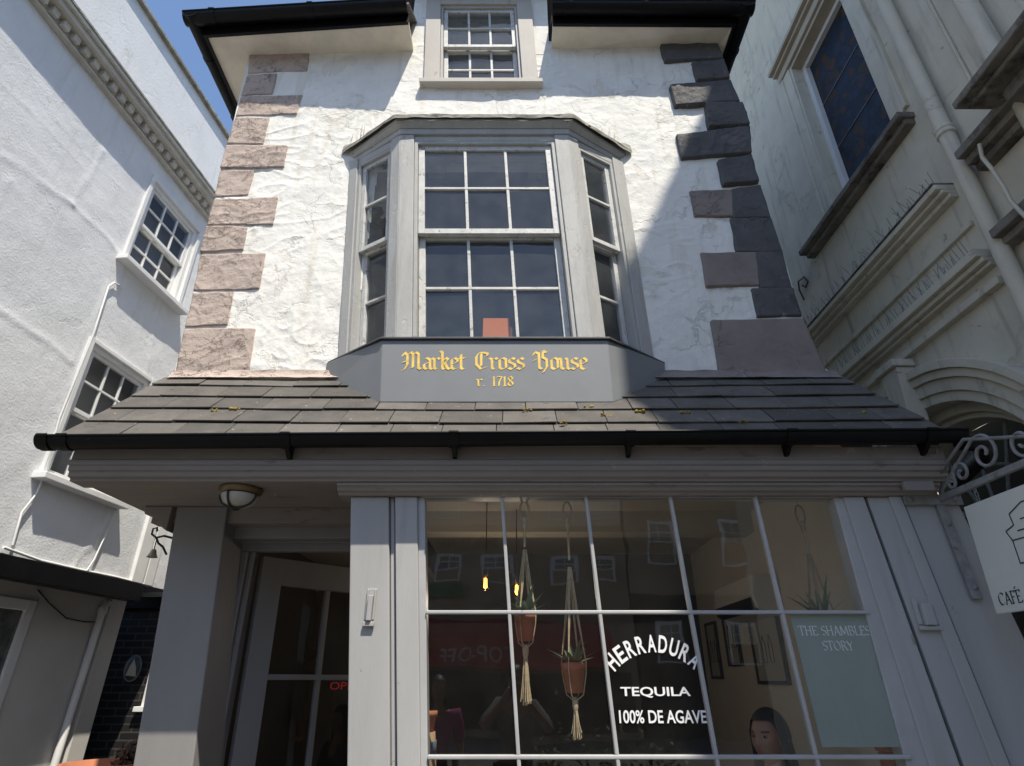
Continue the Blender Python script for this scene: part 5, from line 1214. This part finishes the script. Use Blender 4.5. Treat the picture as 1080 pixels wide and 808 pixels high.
def head(mb, c, f, tilt=0):        # head centred at c facing direction f (unit, horizontal)
    c = V(c); f = V(f).normalized(); r = V((-f.y, f.x, 0)); u = V((0,0,1)); u2 = (u*math.cos(tilt)+f*math.sin(tilt)); f2 = (f*math.cos(tilt)-u*math.sin(tilt))
    def g(x, y, sx, sy): return math.exp(-(x/sx)**2-(y/sy)**2)
    nu, nv = 48, 40; vs = []
    for j in range(nv+1):
        ph = -PI/2+PI*j/nv
        for i in range(nu):
            th = 2*PI*i/nu; x = math.sin(th)*math.cos(ph); y = math.cos(th)*math.cos(ph); z = math.sin(ph)   # y = forward
            X, Yf, Zz = x*.073, y*.092, z*.117
            if Zz < 0: k = 1-.30*(-z)**1.6; X *= k; Yf = Yf*(1-.12*(-z)**2) if y > 0 else Yf*(1-.35*(-z))
            if y > 0:
                Yf += .023*g(X,Zz+.018,.011,.02)+.011*g(X,Zz-.004,.009,.03) - .010*(g(X-.03,Zz-.012,.016,.012)+g(X+.03,Zz-.012,.016,.012)) + .005*(g(X-.03,Zz-.032,.02,.008)+g(X+.03,Zz-.032,.02,.008)) + .007*g(X,Zz+.057,.022,.009) - .003*g(X,Zz+.058,.03,.002)+.008*g(X,Zz+.093,.02,.016)+.004*(g(X-.04,Zz+.02,.018,.02)+g(X+.04,Zz+.02,.018,.02))
            vs.append((X, Yf, Zz))
    w = [c+r*X+f2*Yy+u2*Zz for X, Yy, Zz in vs]; fs = []; mi = []
    o = len(mb.v); mb.v += w
    for j in range(nv):
        for i in range(nu):
            q_ = (j*nu+i, j*nu+(i+1) % nu, (j+1)*nu+(i+1) % nu, (j+1)*nu+i); X, Yy, Zz = [sum(vs[k][a] for k in q_)/4 for a in range(3)]
            lip = Yy > .06 and ((X/.024)**2+((Zz+.057)/.0095)**2 < 1); brow = Yy > .05 and .014 < abs(X) < .048 and abs(Zz-.034+(abs(X)-.03)**2*6) < .0032
            mb.f.append([o+k for k in q_]); mb.sm.append(True); mb.mi.append(1 if lip else 2 if brow else 0)
    for sx in (-1, 1):
        e = c+r*(.03*sx)+f2*.0705+u2*.012; oo = len(mb.f); mb.lathe([(.0001,-.0115),(.008,-.008),(.0115,0),(.008,.008),(.0001,.0115)], e, 12)
        for k in range(oo, len(mb.f)): mb.mi[k] = 3
        ie = e+f2*.0072; oo = len(mb.f); mb.lathe([(.0001,-.0068),(.0055,-.004),(.0068,0),(.0055,.004),(.0001,.0068)], ie, 10)
        for k in range(oo, len(mb.f)): mb.mi[k] = 4
        ec = c+r*(.074*sx)-f2*.006-u2*.006; mb.tube([ec+u2*.03+f2*.006, ec+u2*.026-f2*.012+r*.008*sx, ec-f2*.016+r*.009*sx, ec-u2*.022-f2*.004+r*.004*sx, ec-u2*.03+f2*.005], [.005,.008,.008,.007,.004], 7)
    return r, f2, u2
SK = [M_skin, M_lip, mat('brow_hair', (.11,.06,.045), .8), M_eye, M_iris]
def person(base, f, J, label, top, legs, seated=False, hair_long=True, hood=False, tilt=0):
    base = V(base); f = V(f).normalized(); r = V((-f.y, f.x, 0)) ; r = V((f.y, -f.x, 0))
    def T(p): return base+r*p[0]+f*p[1]+V((0,0,p[2]))
    root = thing('person', base, label, 'person')
    P = {k: T(v) for k, v in J.items() if k not in ('head', 'face')}
    edges = [('pelvis','waist'),('waist','chest'),('chest','neck'),('neck','skull')]
    for s in 'lr': edges += [('chest','sh'+s),('sh'+s,'el'+s),('el'+s,'wr'+s),('wr'+s,'pm'+s),('pelvis','hip'+s),('hip'+s,'kn'+s),('kn'+s,'an'+s),('an'+s,'toe'+s)]
    R = dict(pelvis=(.13,.10), waist=(.12,.085), chest=(.145,.10), neck=.05, skull=.045)
    for s in 'lr': R.update({'sh'+s:.058,'el'+s:.042,'wr'+s:.028,'pm'+s:(.036,.016),'hip'+s:.085,'kn'+s:.055,'an'+s:.038,'toe'+s:.032})
    vs, fs = skinmesh(P, edges, R); mb = MB(); mb.add(vs, fs, True)
    hc = T(J['head']); head(mb, hc, f if 'face' not in J else T(J['face'])-base, tilt)
    for s in 'lr':                                            # five fingers of unequal length, curled
        w, p = P['wr'+s], P['pm'+s]; d = (p-w).normalized(); sd = d.cross(V((0,0,1)));
        if sd.length < .1: sd = r.copy()
        sd.normalize(); nn = sd.cross(d)*(1 if s == 'l' else 1)
        for k, ln_ in enumerate((.066,.075,.07,.055)):
            b = p+d*.01+sd*(.026-.0175*k); mb.tube([b, b+d*ln_*.45-nn*.004, b+d*ln_*.78-nn*.014, b+d*ln_-nn*.028], [.0092,.0088,.008,.006], 7)
        sg_ = 1
        b = w+d*.03+sd*.03; mb.tube([b, b+sd*.022+d*.022, b+sd*.028+d*.046-nn*.006, b+sd*.026+d*.064-nn*.012], [.011,.0105,.009,.0065], 7)
    body = mb.build('body', SK, root)
    te = [('pelvis','waist'),('waist','chest'),('chest','collar')]; tj = {k: P[k] for k in ('pelvis','waist','chest')}; tj['collar'] = P['chest'].lerp(P['neck'], .62)
    tr = dict(pelvis=(.15,.12), waist=(.142,.108), chest=(.165,.118), collar=.066)
    for s in 'lr':
        te += [('chest','sh'+s),('sh'+s,'el'+s)]; tj['sh'+s] = P['sh'+s]; tj['el'+s] = P['el'+s]; tr['sh'+s] = .075; tr['el'+s] = .058
        if hood: te.append(('el'+s,'wr'+s)); tj['wr'+s] = P['wr'+s]; tr['wr'+s] = .042
    vs, fs = skinmesh(tj, te, tr); mb = MB(); mb.add(vs, fs, True); mb.build('top', top, root)
    lj = {'pelvis': P['pelvis']}; le = []; lr_ = {'pelvis': (.142,.112)}
    for s in 'lr': le += [('pelvis','hip'+s),('hip'+s,'kn'+s),('kn'+s,'an'+s)]; lj.update({k+s: P[k+s] for k in ('hip','kn','an')}); lr_.update({'hip'+s:.098,'kn'+s:.068,'an'+s:.055})
    vs, fs = skinmesh(lj, le, lr_); mb = MB(); mb.add(vs, fs, True); mb.build('trousers', legs, root)
    mb = MB()
    for s in 'lr':
        a, t_ = P['an'+s], P['toe'+s]; vs, fs = skinmesh({'a': a-V((0,0,.02)), 'b': t_+(t_-a)*.2}, [('a','b')], {'a': .05, 'b': (.045,.03)}, 2); mb.add(vs, fs, True)
    mb.build('shoes', M_blackiron, root)
    ff = (f if 'face' not in J else (T(J['face'])-base)).normalized(); rr = V((-ff.y, ff.x, 0)); mb = MB()
    nu, nv = 40, 26; vs = []                                   # hair cap
    for j in range(nv+1):
        for i in range(nu):
            th = 2*PI*i/nu; y = math.cos(th); lo = -1.25 if hair_long else -.75
            lim = .62 if y > .62 else (.62+(lo-.62)*min(1, (.62-y)/.5)); ph = lim+(PI/2-lim)*j/nv; w_ = 1+.03*math.sin(th*13+j)*(.4)
            x3, y3, z3 = math.sin(th)*math.cos(ph)*.09*w_, math.cos(th)*math.cos(ph)*.112*w_-.016, math.sin(ph)*.132*(1 if ph > 0 else (1.55 if hair_long else 1))
            if hair_long and ph < 0: k = .9+.25*(-math.sin(ph)); n = max(.35, math.cos(ph)); x3 = math.sin(th)*.098*k; y3 = math.cos(th)*.115*k*.9-.022
            vs.append(hc+rr*x3+ff*y3+V((0,0,z3+.004)))
    mb.add(vs, [(j*nu+i, j*nu+(i+1) % nu, (j+1)*nu+(i+1) % nu, (j+1)*nu+i) for j in range(nv) for i in range(nu)], True); mb.build('hair', M_hair, root)
    return root
def stand(h=1.0, arms='down'):
    J = dict(pelvis=(0,0,.95), waist=(0,.0,1.1), chest=(0,.0,1.33), neck=(0,.01,1.48), skull=(0,.02,1.58), head=(0,.035,1.615), hipl=(-.09,0,.9), hipr=(.09,0,.9), knl=(-.10,.02,.5), knr=(.10,.02,.5), anl=(-.10,0,.09), anr=(.10,0,.09), toel=(-.11,.15,.04), toer=(.11,.15,.04),
             shl=(-.18,0,1.41), shr=(.18,0,1.41), ell=(-.23,-.02,1.13), elr=(.23,-.02,1.13), wrl=(-.24,.08,.9), wrr=(.24,.08,.9), pml=(-.24,.1,.83), pmr=(.24,.1,.83))
    if arms == 'photo': J.update(ell=(-.30,.16,1.24), elr=(.30,.16,1.24), wrl=(-.085,.33,1.50), wrr=(.085,.33,1.50), pml=(-.055,.36,1.56), pmr=(.055,.36,1.56))
    return {k: (v[0], v[1], v[2]*h) for k, v in J.items()}
person((0.02,-.46,0), (0,1,0), stand(1.0, 'photo'), 'person in a grey shirt holding up a phone, mirrored in the shop window', M_grey_t, M_jean, hair_long=False)
m = MB(); m.box(-.04, .04, -.07, -.062, 1.50, 1.66); ph_ = m.build('phone', M_blackiron, None, .006, origin=(0,-.066,1.5)); tag(ph_, 'black phone held up by the person in the grey shirt', 'phone')
person((-.75,-.95,0), (.1,1,0), stand(.94), 'person in a magenta coat standing in the lane, mirrored in the shop window', M_magenta, M_jean)
hcp = at(811,779,3.35); zf = hcp.z
Js = stand(1.0)
sit = dict(pelvis=(0,0,.80), waist=(0,.02,.95), chest=(0,.03,1.17), neck=(0,.04,1.31), skull=(0,.05,1.40), head=(0,.06,1.45), hipl=(-.09,.04,.78), hipr=(.09,.04,.78), knl=(-.12,.42,.74), knr=(.12,.42,.74), anl=(-.12,.40,.34), anr=(.12,.40,.34), toel=(-.13,.53,.30), toer=(.13,.53,.30),
           shl=(-.165,.02,1.245), shr=(.165,.02,1.245), ell=(-.22,.06,.98), elr=(.22,.06,.98), wrl=(-.12,.27,.93), wrr=(.12,.27,.93), pml=(-.08,.33,.93), pmr=(.08,.33,.93))
dz = zf-1.45-.0
sit = {k: (v[0], v[1], v[2]) for k, v in sit.items()}
sit['face'] = (-.06, .9, 0)
fdir = V((-.84,-.54,0)).normalized(); bs = V((hcp.x, 3.35, dz))-fdir*.06
person((bs.x, bs.y, dz), fdir, sit, 'person with long black hair and dark hoodie sitting inside the shop window', M_hood, M_jean, hood=True)
stl = thing('bar_stool', (bs.x, bs.y, .1), 'tall dark stool under the person inside the shop', 'stool'); m = MB()
sh_ = dz+.80-.11; m.lathe([(.0001,-.04),(.17,-.04),(.18,-.02),(.17,0),(.0001,0)], (bs.x,bs.y,sh_), 24); m.build('seat', M_wood, stl)
for k in range(4):
    a = PI/4+k*PI/2; m = MB(); m.tube([(bs.x+.12*math.cos(a),bs.y+.12*math.sin(a),sh_-.041),(bs.x+.2*math.cos(a),bs.y+.2*math.sin(a),.101)], .014, 8); m.build('leg', M_darkframe, stl)
# ================================================================== LIGHT, SKY, CAMERA
W = bpy.data.worlds.new('World'); S.world = W; W.use_nodes = True
N = W.node_tree.nodes; L = W.node_tree.links; bg = N['Background']
sky = N.new('ShaderNodeTexSky'); sky.sky_type = 'NISHITA'; sky.sun_disc = False
sd = V((.45,-1,2.0)).normalized(); el = math.asin(sd.z); az = math.atan2(sd.x, sd.y)
sky.sun_elevation = el; sky.sun_rotation = az; sky.altitude = 100; sky.air_density = 1.0; sky.dust_density = .5; sky.ozone_density = 2.2
L.new(sky.outputs[0], bg.inputs[0]); bg.inputs[1].default_value = .135
sun = bpy.data.lights.new('sun', 'SUN'); sun.energy = 3.5; sun.angle = rad(.53); sun.color = (1, .93, .80)
so = bpy.data.objects.new('sun', sun); COL.objects.link(so); so.rotation_euler = (-sd).to_track_quat('-Z', 'Y').to_euler(); so.location = sd*30
cam = bpy.data.cameras.new('camera'); co = bpy.data.objects.new('camera', cam); COL.objects.link(co)
co.location = (0, 0, CZ); co.rotation_euler = (PI/2+PITCH, 0, 0); cam.sensor_width = 36; cam.lens = F/1080*36; cam.clip_start = .02; cam.clip_end = 1000
S.camera = co
S.view_settings.view_transform = 'Standard'; S.view_settings.look = 'None'; S.view_settings.gamma = 1; S.view_settings.exposure = 0.80
S.view_settings.use_curve_mapping = False
S.cycles.max_bounces = 10; S.cycles.transparent_max_bounces = 12
